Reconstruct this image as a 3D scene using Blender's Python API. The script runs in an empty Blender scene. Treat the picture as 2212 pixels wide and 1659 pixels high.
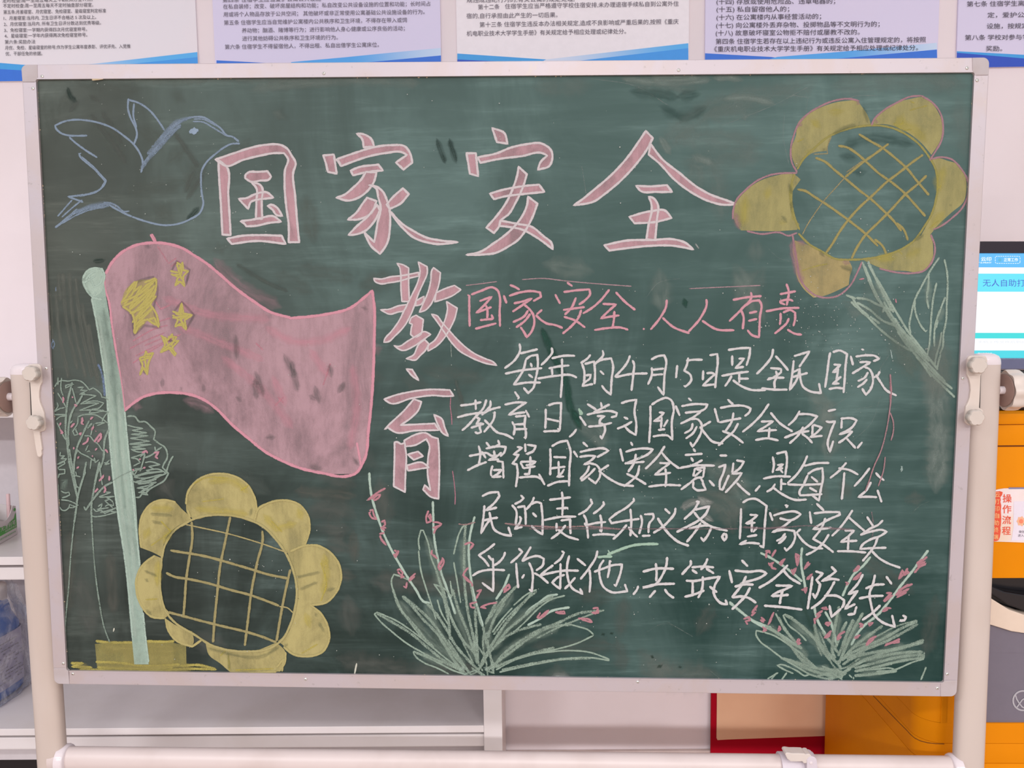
import bpy, bmesh, math, random
from math import sin, cos, pi, radians
from mathutils import Vector, Matrix
from mathutils.geometry import tessellate_polygon
random.seed(7)
SC=bpy.context.scene; COL=SC.collection
# ------------------------------------------------------------------ camera
F=1700.0                                   # focal length in pixels of the 2212 px wide frame
RW=Matrix(((0.999552,0.027098,-0.012698),(0.010279,0.087597,0.996103),(0.028105,-0.995787,0.087279)))   # world -> camera
CAM=Vector((0.070314,-1.507514,1.379631))
cd=bpy.data.cameras.new('camera'); cam=bpy.data.objects.new('camera',cd); COL.objects.link(cam)
cd.sensor_width=36.0; cd.lens=36.0*F/2212; cd.clip_start=.05
cam.matrix_world=Matrix.Translation(CAM)@RW.transposed().to_4x4(); SC.camera=cam
# ------------------------------------------------------------------ world, lamps, exposure
W=bpy.data.worlds.new('room_ambient'); SC.world=W; W.use_nodes=True
W.node_tree.nodes['Background'].inputs[0].default_value=(1.0,.955,.985,1); W.node_tree.nodes['Background'].inputs[1].default_value=.80
def lamp(name,loc,rot,sx,sy,e,col):
    l=bpy.data.lights.new(name,'AREA'); l.shape='RECTANGLE'; l.size=sx; l.size_y=sy; l.energy=e; l.color=col
    o=bpy.data.objects.new(name,l); COL.objects.link(o); o.location=loc; o.rotation_euler=rot; return o
for x_,y_,e_ in ((.15,-1.2,4),(-2.1,-1.2,3.5),(2.3,-1.2,3.5),(.1,-3.1,46),(-2.3,-3.1,52),(2.4,-3.1,46),(-2.4,-5.4,175),(.2,-5.4,175),(2.4,-5.4,195)):  # unseen overhead lamps; the rear rows added to brighten below the board
    lamp('unseen_ceiling_lamp',(x_,y_,2.96),(0,0,0),1.25,.30,e_,(1,.965,.96) if x_>-1 else (.98,.965,1))
vs=SC.view_settings; vs.view_transform='Standard'; vs.look='None'; vs.exposure=-0.30; vs.gamma=1.0; vs.use_curve_mapping=False
SC.display_settings.display_device='sRGB'
SC.cycles.transparent_max_bounces=64; SC.cycles.max_bounces=6
# ------------------------------------------------------------------ pixel rays onto real planes of the room
SURF=.005                                  # writing surface sits 5 mm behind the frame's front
PHI=radians(1.0); WALL=.70
def ray(px,py): return RW.transposed()@Vector(((px-1106)/F,-(py-829.5)/F,-1))
def hit(px,py,Y):
    d=ray(px,py); return CAM+d*((Y-CAM.y)/d.y)
def hitw(px,py,d=0):                       # (along wall, height) of the pixel on the plane d metres before the wall
    r=ray(px,py); tp=math.tan(PHI); y0=WALL-d/cos(PHI)
    t=(y0+CAM.x*tp-CAM.y)/(r.y-r.x*tp); p=CAM+r*t
    u=(p.x-d*sin(PHI))*cos(PHI)+(p.y-WALL+d*cos(PHI))*sin(PHI)
    return u,p.z
def WF(u,d,z): return Vector((u*cos(PHI)+d*sin(PHI),WALL+u*sin(PHI)-d*cos(PHI),z))
# ------------------------------------------------------------------ materials
def lin(h):
    c=[int(h[i:i+2],16)/255 for i in (0,2,4)]
    return tuple(x/12.92 if x<=.04045 else ((x+.055)/1.055)**2.4 for x in c)+(1,)
class N:
    def __init__(s,name):
        s.m=bpy.data.materials.new(name); s.m.use_nodes=True; s.t=s.m.node_tree; s.b=s.t.nodes['Principled BSDF']; s.out=s.t.nodes['Material Output']
    def n(s,ty,**k):
        o=s.t.nodes.new(ty)
        for a,v in k.items():
            if isinstance(a,str) and hasattr(o,a): setattr(o,a,v)
        return o
    def l(s,a,b): s.t.links.new(a,b)
    def coord(s,kind='Object'): return s.n('ShaderNodeTexCoord').outputs[kind]
    def noise(s,scale,detail=3,rough=.55,vec=None,stretch=None,rot=(0,0,0),dist=0):
        mp=s.n('ShaderNodeMapping'); s.l(vec or s.coord(),mp.inputs['Vector']); mp.inputs['Rotation'].default_value=rot
        if stretch: mp.inputs['Scale'].default_value=stretch
        t=s.n('ShaderNodeTexNoise'); t.inputs['Scale'].default_value=scale; t.inputs['Detail'].default_value=detail
        t.inputs['Roughness'].default_value=rough; t.inputs['Distortion'].default_value=dist; s.l(mp.outputs[0],t.inputs['Vector']); return t.outputs['Fac']
    def ramp(s,f,a,b,lo=0.,hi=1.):
        r=s.n('ShaderNodeMapRange',interpolation_type='SMOOTHSTEP'); s.l(f,r.inputs[0])
        for i,v in zip((1,2,3,4),(a,b,lo,hi)): r.inputs[i].default_value=v
        return r.outputs[0]
    def mix(s,f,a,b):
        m=s.n('ShaderNodeMix',data_type='RGBA')
        if isinstance(f,float): m.inputs[0].default_value=f
        else: s.l(f,m.inputs[0])
        for i,v in ((6,a),(7,b)):
            if isinstance(v,tuple): m.inputs[i].default_value=v
            else: s.l(v,m.inputs[i])
        return m.outputs[2]
    def math(s,op,a,b=None):
        m=s.n('ShaderNodeMath',operation=op)
        for i,v in enumerate((a,b)):
            if v is None: continue
            if isinstance(v,(int,float)): m.inputs[i].default_value=v
            else: s.l(v,m.inputs[i])
        return m.outputs[0]
    def bump(s,f,st,d=.001):
        b=s.n('ShaderNodeBump'); b.inputs['Strength'].default_value=st; b.inputs['Distance'].default_value=d; s.l(f,b.inputs['Height']); s.l(b.outputs[0],s.b.inputs['Normal'])
    def set(s,rough=.5,metal=0,spec=.5):
        s.b.inputs['Roughness'].default_value=rough; s.b.inputs['Metallic'].default_value=metal; s.b.inputs['Specular IOR Level'].default_value=spec; return s
    def base(s,c):
        if isinstance(c,tuple): s.b.inputs['Base Color'].default_value=c
        else: s.l(c,s.b.inputs['Base Color'])
def simple(name,h,rough=.5,metal=0,h2=None,scale=30,spec=.5,bump=0,stretch=None,lo=.4,hi=.7,bscale=400):
    m=N(name).set(rough,metal,spec); c=lin(h)
    m.base(m.mix(m.ramp(m.noise(scale,4,stretch=stretch),lo,hi),c,lin(h2)) if h2 else m.mix(m.ramp(m.noise(60,2),.3,.7),c,tuple(x*.97 for x in c[:3])+(1,)))
    if bump: m.bump(m.noise(bscale,2),bump,.0004)
    return m.m
M={}
M['plastic_cream']=simple('cream_plastic','D0C4BB',.38,h2='C8BBB0',scale=9)
M['knob']=simple('knob_plastic','C4BAB1',.5,bump=.15,bscale=900)
M['cap']=simple('cap_plastic','DAD0D3',.18)
M['post']=simple('cream_powder_coat','C3B6AE',.42,h2='BCADA3',scale=6,stretch=(1,1,.3),bump=.08,bscale=300)
M['rail']=simple('white_powder_coat','CEC0BD',.36,h2='C5B6B2',scale=7,bump=.05)
M['steel']=simple('screw_steel','E4E4E0',.38,metal=.8,h2='C9C4BA',scale=300)
M['dark']=simple('dark_slot','2A2422',.8)
M['wall']=simple('wall_paint','ECE1E4',.85,h2='E8DDDF',scale=3,bump=.1,bscale=250)
M['floor']=simple('floor_tile','BAA496',.5,h2='AD9889',scale=5)
M['rack']=simple('white_enamel_steel','DDD7D8',.35,h2='D6CFCE',scale=5)
M['rackin']=simple('grey_enamel_steel','CFC8CC',.5)
M['orange']=simple('orange_powder_coat','DF8802',.55,h2='D98203',scale=4,spec=.12,bump=.12,bscale=1200)
M['groove']=simple('groove_shadow_gap','6B3A0C',.8)
M['greydoor']=simple('grey_plastic','6E6874',.5,bump=.15,bscale=1500)
M['blackgloss']=simple('black_gloss_plastic','151318',.22)
M['bezel']=simple('monitor_bezel','241A26',.25)
M['bezelreflect']=simple('bezel_lip_reflection','6C6F8C',.25,metal=.3)  # grey blue of the lip is a reflection put into its colour
M['creamrim']=simple('cream_rim','D9C6B4',.35)
M['red']=simple('red_board','A80A22',.7,h2='9c081e',scale=4,spec=.08)
M['paper']=simple('beige_paper','E6BA98',.8,h2='E0B290',scale=4)
M['ink']=simple('print_ink','6A6470',.7)
M['ink2']=simple('print_ink_dark','4C4752',.7)
M['base']=simple('baseboard_paint','CDBDB8',.6,h2='C3B0AA',scale=9)
def alu():
    m=N('brushed_aluminium').set(.42,.35,.5)
    st=m.noise(60,3,stretch=(1,1,1)); n2=m.noise(7,5,.6,dist=.8)
    c=m.mix(m.ramp(n2,.42,.6),lin('B9B0B5'),lin('B9ADAD')); c=m.mix(m.ramp(m.noise(14,6,.7,dist=1.5),.62,.70,0,.4),c,lin('BFB5A8'))
    c=m.mix(m.ramp(m.noise(90,3),.66,.74,0,.35),c,lin('8d8583')); m.base(c); m.bump(st,.03); return m.m
M['alu']=alu()
M['corner']=simple('corner_plastic','B2A9AB',.4,h2='ACA1A1',scale=20)
def board():
    m=N('green_chalkboard_dusty').set(.6,0,.16)
    sep=m.n('ShaderNodeSeparateXYZ'); m.l(m.coord(),sep.inputs[0])
    # dust wiped in broad arcs: several stretched noises
    a=m.noise(2.2,5,.62,stretch=(1.6,1,.8),rot=(0,radians(35),0),dist=1.0)
    b=m.noise(3.5,6,.65,stretch=(.35,1,2.2),rot=(0,radians(-28),0),dist=.5)
    c=m.noise(14,5,.7,stretch=(.22,1,2.6),rot=(0,radians(62),0),dist=.25)
    d=m.noise(30,4,.7,stretch=(.18,1,2.4),rot=(0,radians(-68),0),dist=.15)
    f=m.math('ADD',m.math('MULTIPLY',m.ramp(a,.40,.76),.19),m.math('MULTIPLY',m.ramp(b,.42,.74),.18))
    f=m.math('ADD',f,m.math('MULTIPLY',m.math('MULTIPLY',m.ramp(c,.48,.74),m.ramp(a,.4,.62)),.22))
    f=m.math('ADD',f,m.math('MULTIPLY',m.math('MULTIPLY',m.ramp(d,.5,.74),m.ramp(b,.45,.62)),.18))
    f=m.math('ADD',f,m.math('MULTIPLY',m.ramp(m.math('ADD',sep.outputs[2],m.math('MULTIPLY',a,.5)),.95,2.1),.30))  # lighter towards the top: hazy light from above put into the dust colour
    hue=m.mix(m.ramp(m.math('ADD',sep.outputs[0],m.math('MULTIPLY',a,.6)),-.9,.3),lin('70736A'),lin('728D89'))
    hue2=m.mix(m.ramp(sep.outputs[0],-.7,.5),lin('232B27'),lin('1C3733'))
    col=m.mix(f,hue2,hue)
    m.base(col); m.bump(m.noise(900,2),.12,.0003); return m.m
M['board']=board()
def chalk(kind):
    m=N('chalk_'+kind).set(.95,0,.05)
    at=m.n('ShaderNodeAttribute',attribute_name='chalk'); uv=m.n('ShaderNodeUVMap',uv_map='edge')
    sp=m.n('ShaderNodeSeparateXYZ'); m.l(uv.outputs[0],sp.inputs[0]); v=m.math('ABSOLUTE',m.math('SUBTRACT',sp.outputs[1],.5)); v=m.math('MULTIPLY',v,2.0)
    m.base(at.outputs['Color']); g=m.noise(650,2,.6); den=at.outputs['Alpha']
    if kind=='stroke':
        e=m.math('SUBTRACT',1.0,m.math('MULTIPLY',m.math('POWER',v,4.0),.62))
        a=m.math('ADD',m.math('MULTIPLY',den,e),m.math('MULTIPLY',m.math('SUBTRACT',g,.5),1.1))
        s2=m.noise(70,3,.6); a=m.math('ADD',a,m.math('MULTIPLY',m.math('SUBTRACT',s2,.5),.55))
        a=m.ramp(a,.2,.85,0,.96)
    elif kind=='smear':
        e=m.ramp(v,1.0,.15); lv=m.n('ShaderNodeTexNoise'); lv.inputs['Scale'].default_value=1.0; lv.inputs['Detail'].default_value=4
        mp=m.n('ShaderNodeMapping'); mp.inputs['Scale'].default_value=(6,5,1); m.l(uv.outputs[0],mp.inputs[0]); m.l(mp.outputs[0],lv.inputs['Vector'])
        a=m.math('MULTIPLY',m.math('MULTIPLY',den,e),m.ramp(lv.outputs['Fac'],.2,.75,.35,1.35)); a=m.math('MULTIPLY',a,m.ramp(g,.25,.7,.7,1.2))
        a=m.math('MINIMUM',a,1.0)
    else:
        lo=m.noise(6,6,.68,stretch=(1.5,1,.75),dist=.6); st=m.noise(26,5,.7,stretch=(1.8,1,.3),rot=(0,radians(20),0)); md=m.noise(60,4,.6)
        a=m.math('MULTIPLY',den,m.math('MULTIPLY',m.ramp(lo,.30,.58,.60,1.0),m.ramp(st,.32,.60,.87,1.04)))
        a=m.math('ADD',a,m.math('MULTIPLY',m.math('SUBTRACT',md,.5),.22)); a=m.math('ADD',a,m.math('MULTIPLY',m.math('SUBTRACT',g,.5),.35))
        a=m.math('MINIMUM',m.math('MAXIMUM',a,0.0),.97)
    m.l(a,m.b.inputs['Alpha']); return m.m
M['stroke']=chalk('stroke'); M['smear']=chalk('smear'); M['fill']=chalk('fill')
def emis(name,h,s=1.28):
    m=N(name).set(.3); m.base((0,0,0,1)); m.b.inputs['Emission Color'].default_value=lin(h); m.b.inputs['Emission Strength'].default_value=s; return m.m
# ------------------------------------------------------------------ objects
def tag(o,label=None,cat=None,group=None,kind=None):
    for k,v in (('label',label),('category',cat),('group',group),('kind',kind)):
        if v: o[k]=v
    return o
def root(name,loc,label,cat,group=None):
    o=bpy.data.objects.new(name,None); COL.objects.link(o); o.location=loc; o.empty_display_size=.05; return tag(o,label,cat,group)
def worldloc(o):
    v=Vector((0,0,0))
    while o: v+=o.location; o=o.parent
    return v
def mk(name,verts,faces,mat,parent=None,label=None,smooth=False,bevel=0,kind=None,seg=2):
    off=worldloc(parent) if parent else Vector((0,0,0))
    me=bpy.data.meshes.new(name); me.from_pydata([tuple(Vector(v)-off) for v in verts],[],faces); me.update()
    bm=bmesh.new(); bm.from_mesh(me); bmesh.ops.recalc_face_normals(bm,faces=bm.faces)
    if bevel:
        bmesh.ops.bevel(bm,geom=[e for e in bm.edges if len(e.link_faces)==2 and e.calc_face_angle(0)>.6],offset=bevel,segments=seg,profile=.6,affect='EDGES')
    bm.to_mesh(me); bm.free()
    for p in me.polygons: p.use_smooth=smooth
    if smooth and hasattr(me,'set_sharp_from_angle'): me.set_sharp_from_angle(angle=radians(40))
    me.materials.append(M[mat] if isinstance(mat,str) else mat)
    o=bpy.data.objects.new(name,me); COL.objects.link(o)
    if parent: o.parent=parent
    return tag(o,label,None,None,kind)
BOXF=[(0,1,2,3),(7,6,5,4),(0,4,5,1),(1,5,6,2),(2,6,7,3),(3,7,4,0)]
def prism(name,poly,d0,d1,mat,parent=None,fn=None,**k):
    """poly: list of (u,z); swept between depths d0 and d1; fn maps (u,d,z)->world"""
    fn=fn or WF; n=len(poly); v=[fn(u,d0,z) for u,z in poly]+[fn(u,d1,z) for u,z in poly]
    f=[tuple(range(n)),tuple(range(2*n-1,n-1,-1))]+[(i,(i+1)%n,n+(i+1)%n,n+i) for i in range(n)]
    return mk(name,v,f,mat,parent,**k)
def wbox(name,u0,u1,d0,d1,z0,z1,mat,parent=None,**k): return prism(name,[(u0,z0),(u1,z0),(u1,z1),(u0,z1)],d0,d1,mat,parent,**k)
def yslab(name,pts,y0,y1,mat,parent=None,zmin=None,**k):
    """pixel polygon placed on the plane y0 and given thickness back to y1"""
    P=[hit(x,y,y0) for x,y in pts]; n=len(P)
    if zmin is not None: P=[Vector((p.x,p.y,max(p.z,zmin))) for p in P]
    v=P+[p+Vector((0,y1-y0,0)) for p in P]
    f=[tuple(range(n)),tuple(range(2*n-1,n-1,-1))]+[(i,(i+1)%n,n+(i+1)%n,n+i) for i in range(n)]
    return mk(name,v,f,mat,parent,**k)
def lathe(name,c,axis,prof,mat,parent=None,seg=24,scal=None,**k):
    """prof: (radius, distance along axis); scal(theta) radius factor"""
    ax=Vector(axis).normalized(); a=ax.orthogonal().normalized(); b=ax.cross(a); v=[];f=[]
    for r,h in prof:
        for i in range(seg):
            th=2*pi*i/seg; q=r*(scal(th,r) if scal else 1); v.append(Vector(c)+ax*h+a*(q*cos(th))+b*(q*sin(th)))
    for j in range(len(prof)-1):
        for i in range(seg): f.append((j*seg+i,j*seg+(i+1)%seg,(j+1)*seg+(i+1)%seg,(j+1)*seg+i))
    f.append(tuple(range(seg))); f.append(tuple(range((len(prof)-1)*seg,len(prof)*seg)))
    return mk(name,v,f,mat,parent,smooth=True,**k)
def rrect(x0,y0,x1,y1,r,n=4):
    o=[]
    for cx,cy,a0 in ((x1-r,y1-r,0),(x0+r,y1-r,90),(x0+r,y0+r,180),(x1-r,y0+r,270)):
        for i in range(n+1):
            a=radians(a0+90*i/n); o.append((cx+r*cos(a),cy+r*sin(a)))
    return o
_tx={}
def textmesh(s,bold=0):
    c=bpy.data.curves.new('t','FONT'); c.body=s; c.size=1; c.offset=bold; c.resolution_u=2; c.fill_mode='FRONT'
    o=bpy.data.objects.new('t',c); COL.objects.link(o); bpy.context.view_layer.update()
    me=o.evaluated_get(bpy.context.evaluated_depsgraph_get()).to_mesh()
    v=[tuple(x.co) for x in me.vertices]; f=[tuple(p.vertices) for p in me.polygons]
    o.to_mesh_clear(); bpy.data.objects.remove(o); bpy.data.curves.remove(c); return v,f
def letters(name,lines,mat,parent,place,bold=0):
    """lines: (string,(x0,y0),(x1,y1),char height px). place(px,py)->world. y is the middle of the characters"""
    V=[];Fc=[]
    for s,a,b,h in lines:
        v,f=textmesh(s,bold)
        if not v: continue
        x0=min(p[0] for p in v); x1=max(p[0] for p in v); 
        if h is None: ya=min(p[1] for p in v); yb=max(p[1] for p in v)
        sx=(b[0]-a[0])/(x1-x0); k=len(V)
        for p in v:
            t=(p[0]-x0)/(x1-x0); px=a[0]+(b[0]-a[0])*t; py=a[1]+(b[1]-a[1])*t-(p[1]-.33)*h
            V.append(place(px,py))
        Fc+=[tuple(i+k for i in q) for q in f]
    return mk(name,V,Fc,mat,parent)
# ------------------------------------------------------------------ setting
def structure(o): o['kind']='structure'; return o
structure(wbox('wall_back',-3.2,3.2,-.1,0,0,3.0,'wall'))
structure(wbox('floor',-3.2,3.2,-.1,7.5,-.08,0,'floor'))
zb=hitw(1300,1618)[1]
uL=hitw(1089,1600)[0]
structure(wbox('baseboard_back',uL+.002,3.1,.001,.013,0,zb,'base',bevel=.002))
# ------------------------------------------------------------------ posters on the wall above the board
def poster(x0,x1,yb,label,bg,waves,lines,s,ox,inkm,tcut=-560):
    """edges given along the poster's foot; the sheet is a true rectangle on the wall"""
    u0,z0=hitw(x0,yb(x0)); u1,z1=hitw(x1,yb(x1)); zb=(z0+z1)/2; h=.92
    D=.006
    t=root('notice_poster',WF((u0+u1)/2,0,zb),label,'poster','rule posters on the wall above the board')
    wbox('panel',u0,u1,.0005,D,zb,zb+h,bg,t)
    for j,(mat,poly) in enumerate(waves):
        q=[]
        for x,y in poly:
            u,z=hitw(ox+x*s,y*s,D); q.append((min(max(u,u0),u1),max(z,zb)))
        prism('wave_stripe',q,D+.0002+.0003*j,D+.0004+.0003*j,mat,t)
    def pl(px,py):
        u,z=hitw(px,py,D+.0022); return WF(u,D+.0022,z)
    letters('lettering',[(a,(ox+b[0]*s,b[1]*s),(ox+c[0]*s,c[1]*s),hh) for a,b,c,hh in lines],inkm,t,pl)
yb=lambda x:177-.0143*x
def grad(name,a,b,x0,x1):
    m=N(name).set(.5); sp=m.n('ShaderNodeSeparateXYZ'); m.l(m.coord(),sp.inputs[0]); m.base(m.mix(m.ramp(sp.outputs[0],x0,x1),lin(a),lin(b))); return m.m
M['bgA']=simple('poster_white','E6E2E9',.5,h2='EBE1E6',scale=2); M['bgB']=simple('poster_lilac','DAD4EE',.5,h2='DED5EC',scale=2)
M['bgC']=simple('poster_pale','F1EBF0',.5); 
M['wl']=grad('wave_light','D5DFF2','55B2F2',-.1,.3); M['wl2']=simple('wave_sky','3FA2E8',.5); M['wd']=simple('wave_blue','2F73DC',.5); M['wm']=simple('wave_mid','3E9BEC',.5)
M['wdd']=simple('wave_deep','2650C4',.5); M['wl3']=grad('wave_light_fade','4FA8F0','C9DCF4',.05,.34)
s1=560/2212; s2=732/2212
poster(-170,431,yb,'white rule poster with dark serif style lines, leftmost above the board','bgA',
 [('wl2',[(-700,470),(0,537),(200,553),(900,590),(900,760),(-700,760)]),('wd',[(-700,560),(0,590),(200,602),(700,640),(1000,760),(-700,760)]),('wl',[(830,543),(1700,445),(1700,760),(600,760),(500,570)]),('wm',[(1190,540),(1702,488),(1702,760),(600,760),(600,600)])],
 [("定时检查:周一至周五每天上午8点30分至11点。",(20,8),(790,-5),9.6),("不定时检查:周一至周五每天不定时抽查部分寝室。",(25,52),(795,42),9.6),("第五条:月差寝室、月优寝室、免检寝室、星级寝室判定标准",(28,105),(903,92),9.6),("1、月差寝室:当月内, 卫生日评不合格达 5 次及以上。",(30,157),(820,147),9.6),("2、月优寝室:当月内, 所有卫生日评分数达到优秀等级。",(32,208),(860,195),9.6),("3、免检寝室:一学期内获得四次月优寝室称号。",(35,260),(742,250),9.6),("4、星级寝室:一学年内获得两次免检寝室称号。",(38,308),(745,298),9.6),("第六条:奖励办法",(40,360),(300,356),9.6),("月优、免检、星级寝室的称号,作为学生公寓年度表彰、评优评先、入党推",(42,410),(1112,395),9.6),("优、干部任免的依据。",(46,460),(360,457),9.6)],s1,0,'ink2')
poster(468,954,yb,'lilac rule poster with six numbered lines, second from the left','bgB',
 [('wd',[(110,515),(400,530),(900,560),(900,760),(110,760)]),('wl3',[(750,530),(1200,490),(1600,450),(2026,410),(2026,760),(600,760)]),('wd',[(1450,528),(2026,474),(2026,760),(600,760),(900,575)])],
 [("第四条 住宿学生应当爱护公寓公共设施",(160,2),(1000,-10),11.4),("在私自装修；改变、破坏房屋结构和功能；私自改变公共设备设施的位置和功能；长时间占",(165,58),(1935,32),11.4),("用或将个人物品存放于公共空间； 其他破坏或非正常使用公寓基础公共设施设备的行为。",(168,125),(1885,102),11.4),("第五条 住宿学生应当自觉维护公寓楼内公共秩序和卫生环境，不得存在带入或饲",(172,195),(1733,172),11.4),("养动物；酗酒、赌博等行为；进行影响他人身心健康或公序良俗的活动；",(325,262),(1715,242),11.4),("进行其他妨碍公共秩序和卫生环境的行为。",(328,330),(1145,320),11.4),("第六条 住宿学生不得留宿他人，不得出租、私自出借学生公寓床位。",(180,402),(1495,382),11.4)],s1,440,'ink')
poster(988.5,1486.5,yb,'pale pinkish rule poster with four wide lines, middle of the wall row','bgC',
 [('wl2',[(110,457),(870,508),(900,560),(900,760),(110,760)]),('wdd',[(110,508),(450,524),(800,560),(800,760),(110,760)]),('wl',[(870,508),(2080,370),(2080,760),(500,760),(800,540)]),('wm',[(1190,515),(2080,412),(2080,760),(600,760),(600,580)])],
 [("规违成违纪行为的,有关公寓的规定处理;",(190,2),(1110,-8),12.3),("第十二条",(287,62),(470,58),12.3),("住宿学生应当严格遵守学校住宿安排,未办理退宿手续私自到公寓外住",(517,55),(2000,32),12.3),("宿的,自行承担由此产生的一切后果。",(188,138),(965,128),12.3),("第十三条 住宿学生违反本办法相关规定,造成不良影响或严重后果的,按照《重庆",(300,212),(1998,185),12.3),("机电职业技术大学学生手册》有关规定给予相应处理或纪律处分。",(190,288),(1550,268),12.3)],s1,960,'ink')
poster(1521.5,2022,yb,'lilac rule poster listing bracketed items, second from the right','bgB',
 [('wd',[(128,348),(560,372),(900,420),(900,760),(128,760)]),('wl3',[(600,372),(1000,340),(1642,280),(1642,760),(300,760)]),('wd',[(1090,375),(1642,324),(1642,760),(500,760),(700,410)])],
 [("(十四) 存放或使用危险品、违章电器的；",(205,12),(980,8),13.2),("(十五) 私自留宿他人的；",(205,62),(680,60),13.2),("(十六) 在公寓楼内从事经营活动的；",(205,115),(888,108),13.2),("(十七) 向公寓楼外丢弃杂物、投掷物品等不文明行为的；",(203,167),(1270,158),13.2),("(十八) 故意破坏寝室公物拒不赔付或屡教不改的。",(200,217),(1140,210),13.2),("第四条 住宿学生若存在以上违纪行为或违反公寓入住管理规定的，将按照",(200,272),(1572,260),13.2),("《重庆机电职业技术大学学生手册》有关规定给予相应处理或纪律处分。",(190,322),(1520,312),13.2)],s2,1480,'ink2')
poster(2063,2560,yb,'lilac rule poster cut by the photo edge, rightmost above the board corner','bgB',
 [('wl2',[(1760,335),(2212,358),(3200,400),(3200,760),(1760,760)]),('wdd',[(1760,345),(2212,382),(3200,450),(3200,760),(1760,760)])],
 [("第七条 住宿学生离校",(1840,28),(2262,22),13),("定，爱护公寓",(1975,100),(2262,97),13),("设施，按规定",(1970,172),(2240,170),13),("第八条 学校对参与学",(1828,247),(2245,243),13),("奖励。",(1965,318),(2070,318),13)],s2,1480,'ink2')
# ------------------------------------------------------------------ white storage rack, low at the left
DF=.36
def uz(px,py,d): return hitw(px,py,d)
ur=hitw(1085,1560,DF)[0]; ui=hitw(1045,1560,DF)[0]; ul=-2.0
zl=hitw(520,1571,DF)[1]; zl2=hitw(520,1586,DF)[1]; zl3=hitw(520,1590,DF-.012)[1]; zl4=hitw(520,1616,DF-.012)[1]
zu=hitw(20,1203,DF)[1]; zu2=hitw(20,1221,DF)[1]; zu3=hitw(20,1226,DF-.012)[1]; zu4=hitw(20,1253,DF-.012)[1]
zt=hitw(10,868,DF)[1]
rk=root('storage_rack',WF((ul+ur)/2,DF/2,0),'low white enamelled steel storage rack against the wall behind the board','rack')
for (za,zb2,zc,zd) in ((zl,zl2,zl3,zl4),(zu,zu2,zu3,zu4),(zt,zt-.014,zt-.018,zt-.04)):
    sh=wbox('shelf',ul+.04,ui,.01,DF,zb2,za,'rack',rk,bevel=.0015)
    prism('shelf_beam',[(ul+.04,zd),(ui,zd),(ui,zc),(ul+.04,zc)],DF-.05,DF-.012,'rack',rk,bevel=.003)
wbox('upright',ui,ur,DF-.04,DF+.002,0,zt,'rack',rk,bevel=.002); wbox('upright',ul,ul+.04,DF-.04,DF+.002,0,zt,'rack',rk,bevel=.002)
wbox('side_panel',ur-.008,ur,.01,DF-.04,.03,zt,'rack',rk); wbox('side_panel',ul,ul+.008,.01,DF-.04,.03,zt,'rack',rk)
wbox('back_panel',ul+.01,ur-.01,.004,.009,.05,zt-.01,'rackin',rk)
zk=hitw(50,1641,DF-.08)[1]
wbox('kick_plate',ul+.04,ui,DF-.09,DF-.08,zk,zl4+.01,'rackin',rk)
wbox('under_shelf_shade',ul+.04,ui,DF-.088,DF-.082,.0,zk-.0005,'blackgloss',rk,label='black sheet standing for the shade under the bottom shelf')  # dark sheet put where only shade lies under the rack
# ------------------------------------------------------------------ red board with beige sheet, leaning at the wall
a=hitw(1536,1560,.02); 
ze=hitw(1640,1596,.026)[1]; ua=hitw(1548,1560,.026)[0]; ub=hitw(1780,1560,.026)[0]
rb=root('red_board',WF(a[0]+.3,.02,0),'dark red panel with a beige sheet stuck on it, standing between wall and orange kiosk','panel')
wbox('panel',a[0],a[0]+.42,.0135,.02,0.0,.95,'red',rb)
u2,z2=hitw(1746,1592,.026); u1,z1=hitw(1550,1600,.026); sl=(z2-z1)/(u2-u1)
P=[(ua,.93),(ua+.001,z1+.006),(ua+.004,z1),(ua+.03,z1+.03*sl+.0005),(a[0]+.41,z1+.36*sl),(a[0]+.41,.93)]
prism('beige_sheet',P,.021,.0235,'paper',rb,bevel=.0006)
# ------------------------------------------------------------------ orange print kiosk
YK=.12
def KP(px,py,y=YK): return hit(px,py,y)
xl=hit(1990,1600,YK).x; xl0=hit(1747,1600,.655).x
KU0,_=0,0
def kf(u,d,z): return Vector((xl+u,YK+d,z))          # kiosk frame: u to the right, d backwards
ztop=KP(2180,893).z; kb=root('print_kiosk',Vector((xl+.35,.4,0)),'tall orange self service printing kiosk standing behind the right post','kiosk')
r=.05
def foot(r,dx=0,n=6):
    o=[(.78,.0+dx),(.78,.54)]+[(0+dx,.54),(dx,r+dx+.003)]
    for i in range(n+1):
        a_=pi+pi/2*i/n; o.append((r+dx+(r)*cos(a_),r+dx+r*sin(a_)))
    o.append((r+dx+.003,dx)); return o
def kslab(name,z0,z1,mat,dx=0,**k):
    fp=foot(r,dx); n=len(fp); v=[kf(u,d,z0) for u,d in fp]+[kf(u,d,z1) for u,d in fp]
    f=[tuple(range(n)),tuple(range(2*n-1,n-1,-1))]+[(i,(i+1)%n,n+(i+1)%n,n+i) for i in range(n)]
    return mk(name,v,f,mat,kb,smooth=True,**k)
zz=[KP(2180,y).z for y in (918,964,1249,1562,1606,1649)]
kslab('core',zz[2]+.001,ztop-.004,'groove',.004)
v=[kf(u,d,z) for z in (.01,zz[2]-.001) for u,d in ((.004,.06),(.77,.06),(.77,.53),(.004,.53))]
mk('core',v,BOXF,'dark',kb)
v=[kf(u,d,z) for z in (zz[4]+.0003,zz[2]-.0002) for u,d in ((.66,0),(.78,0),(.78,.54),(.66,.54))]
mk('side_column',v,BOXF,'orange',kb)
kslab('top_cover',zz[0]+.0,ztop,'orange',0,bevel=.006)
kslab('upper_panel',zz[1]+.0015,zz[0]-.0002,'orange',.0006,bevel=.0015)
kslab('middle_panel',zz[2],zz[1]-.0015,'orange',0,bevel=.0015)
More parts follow.
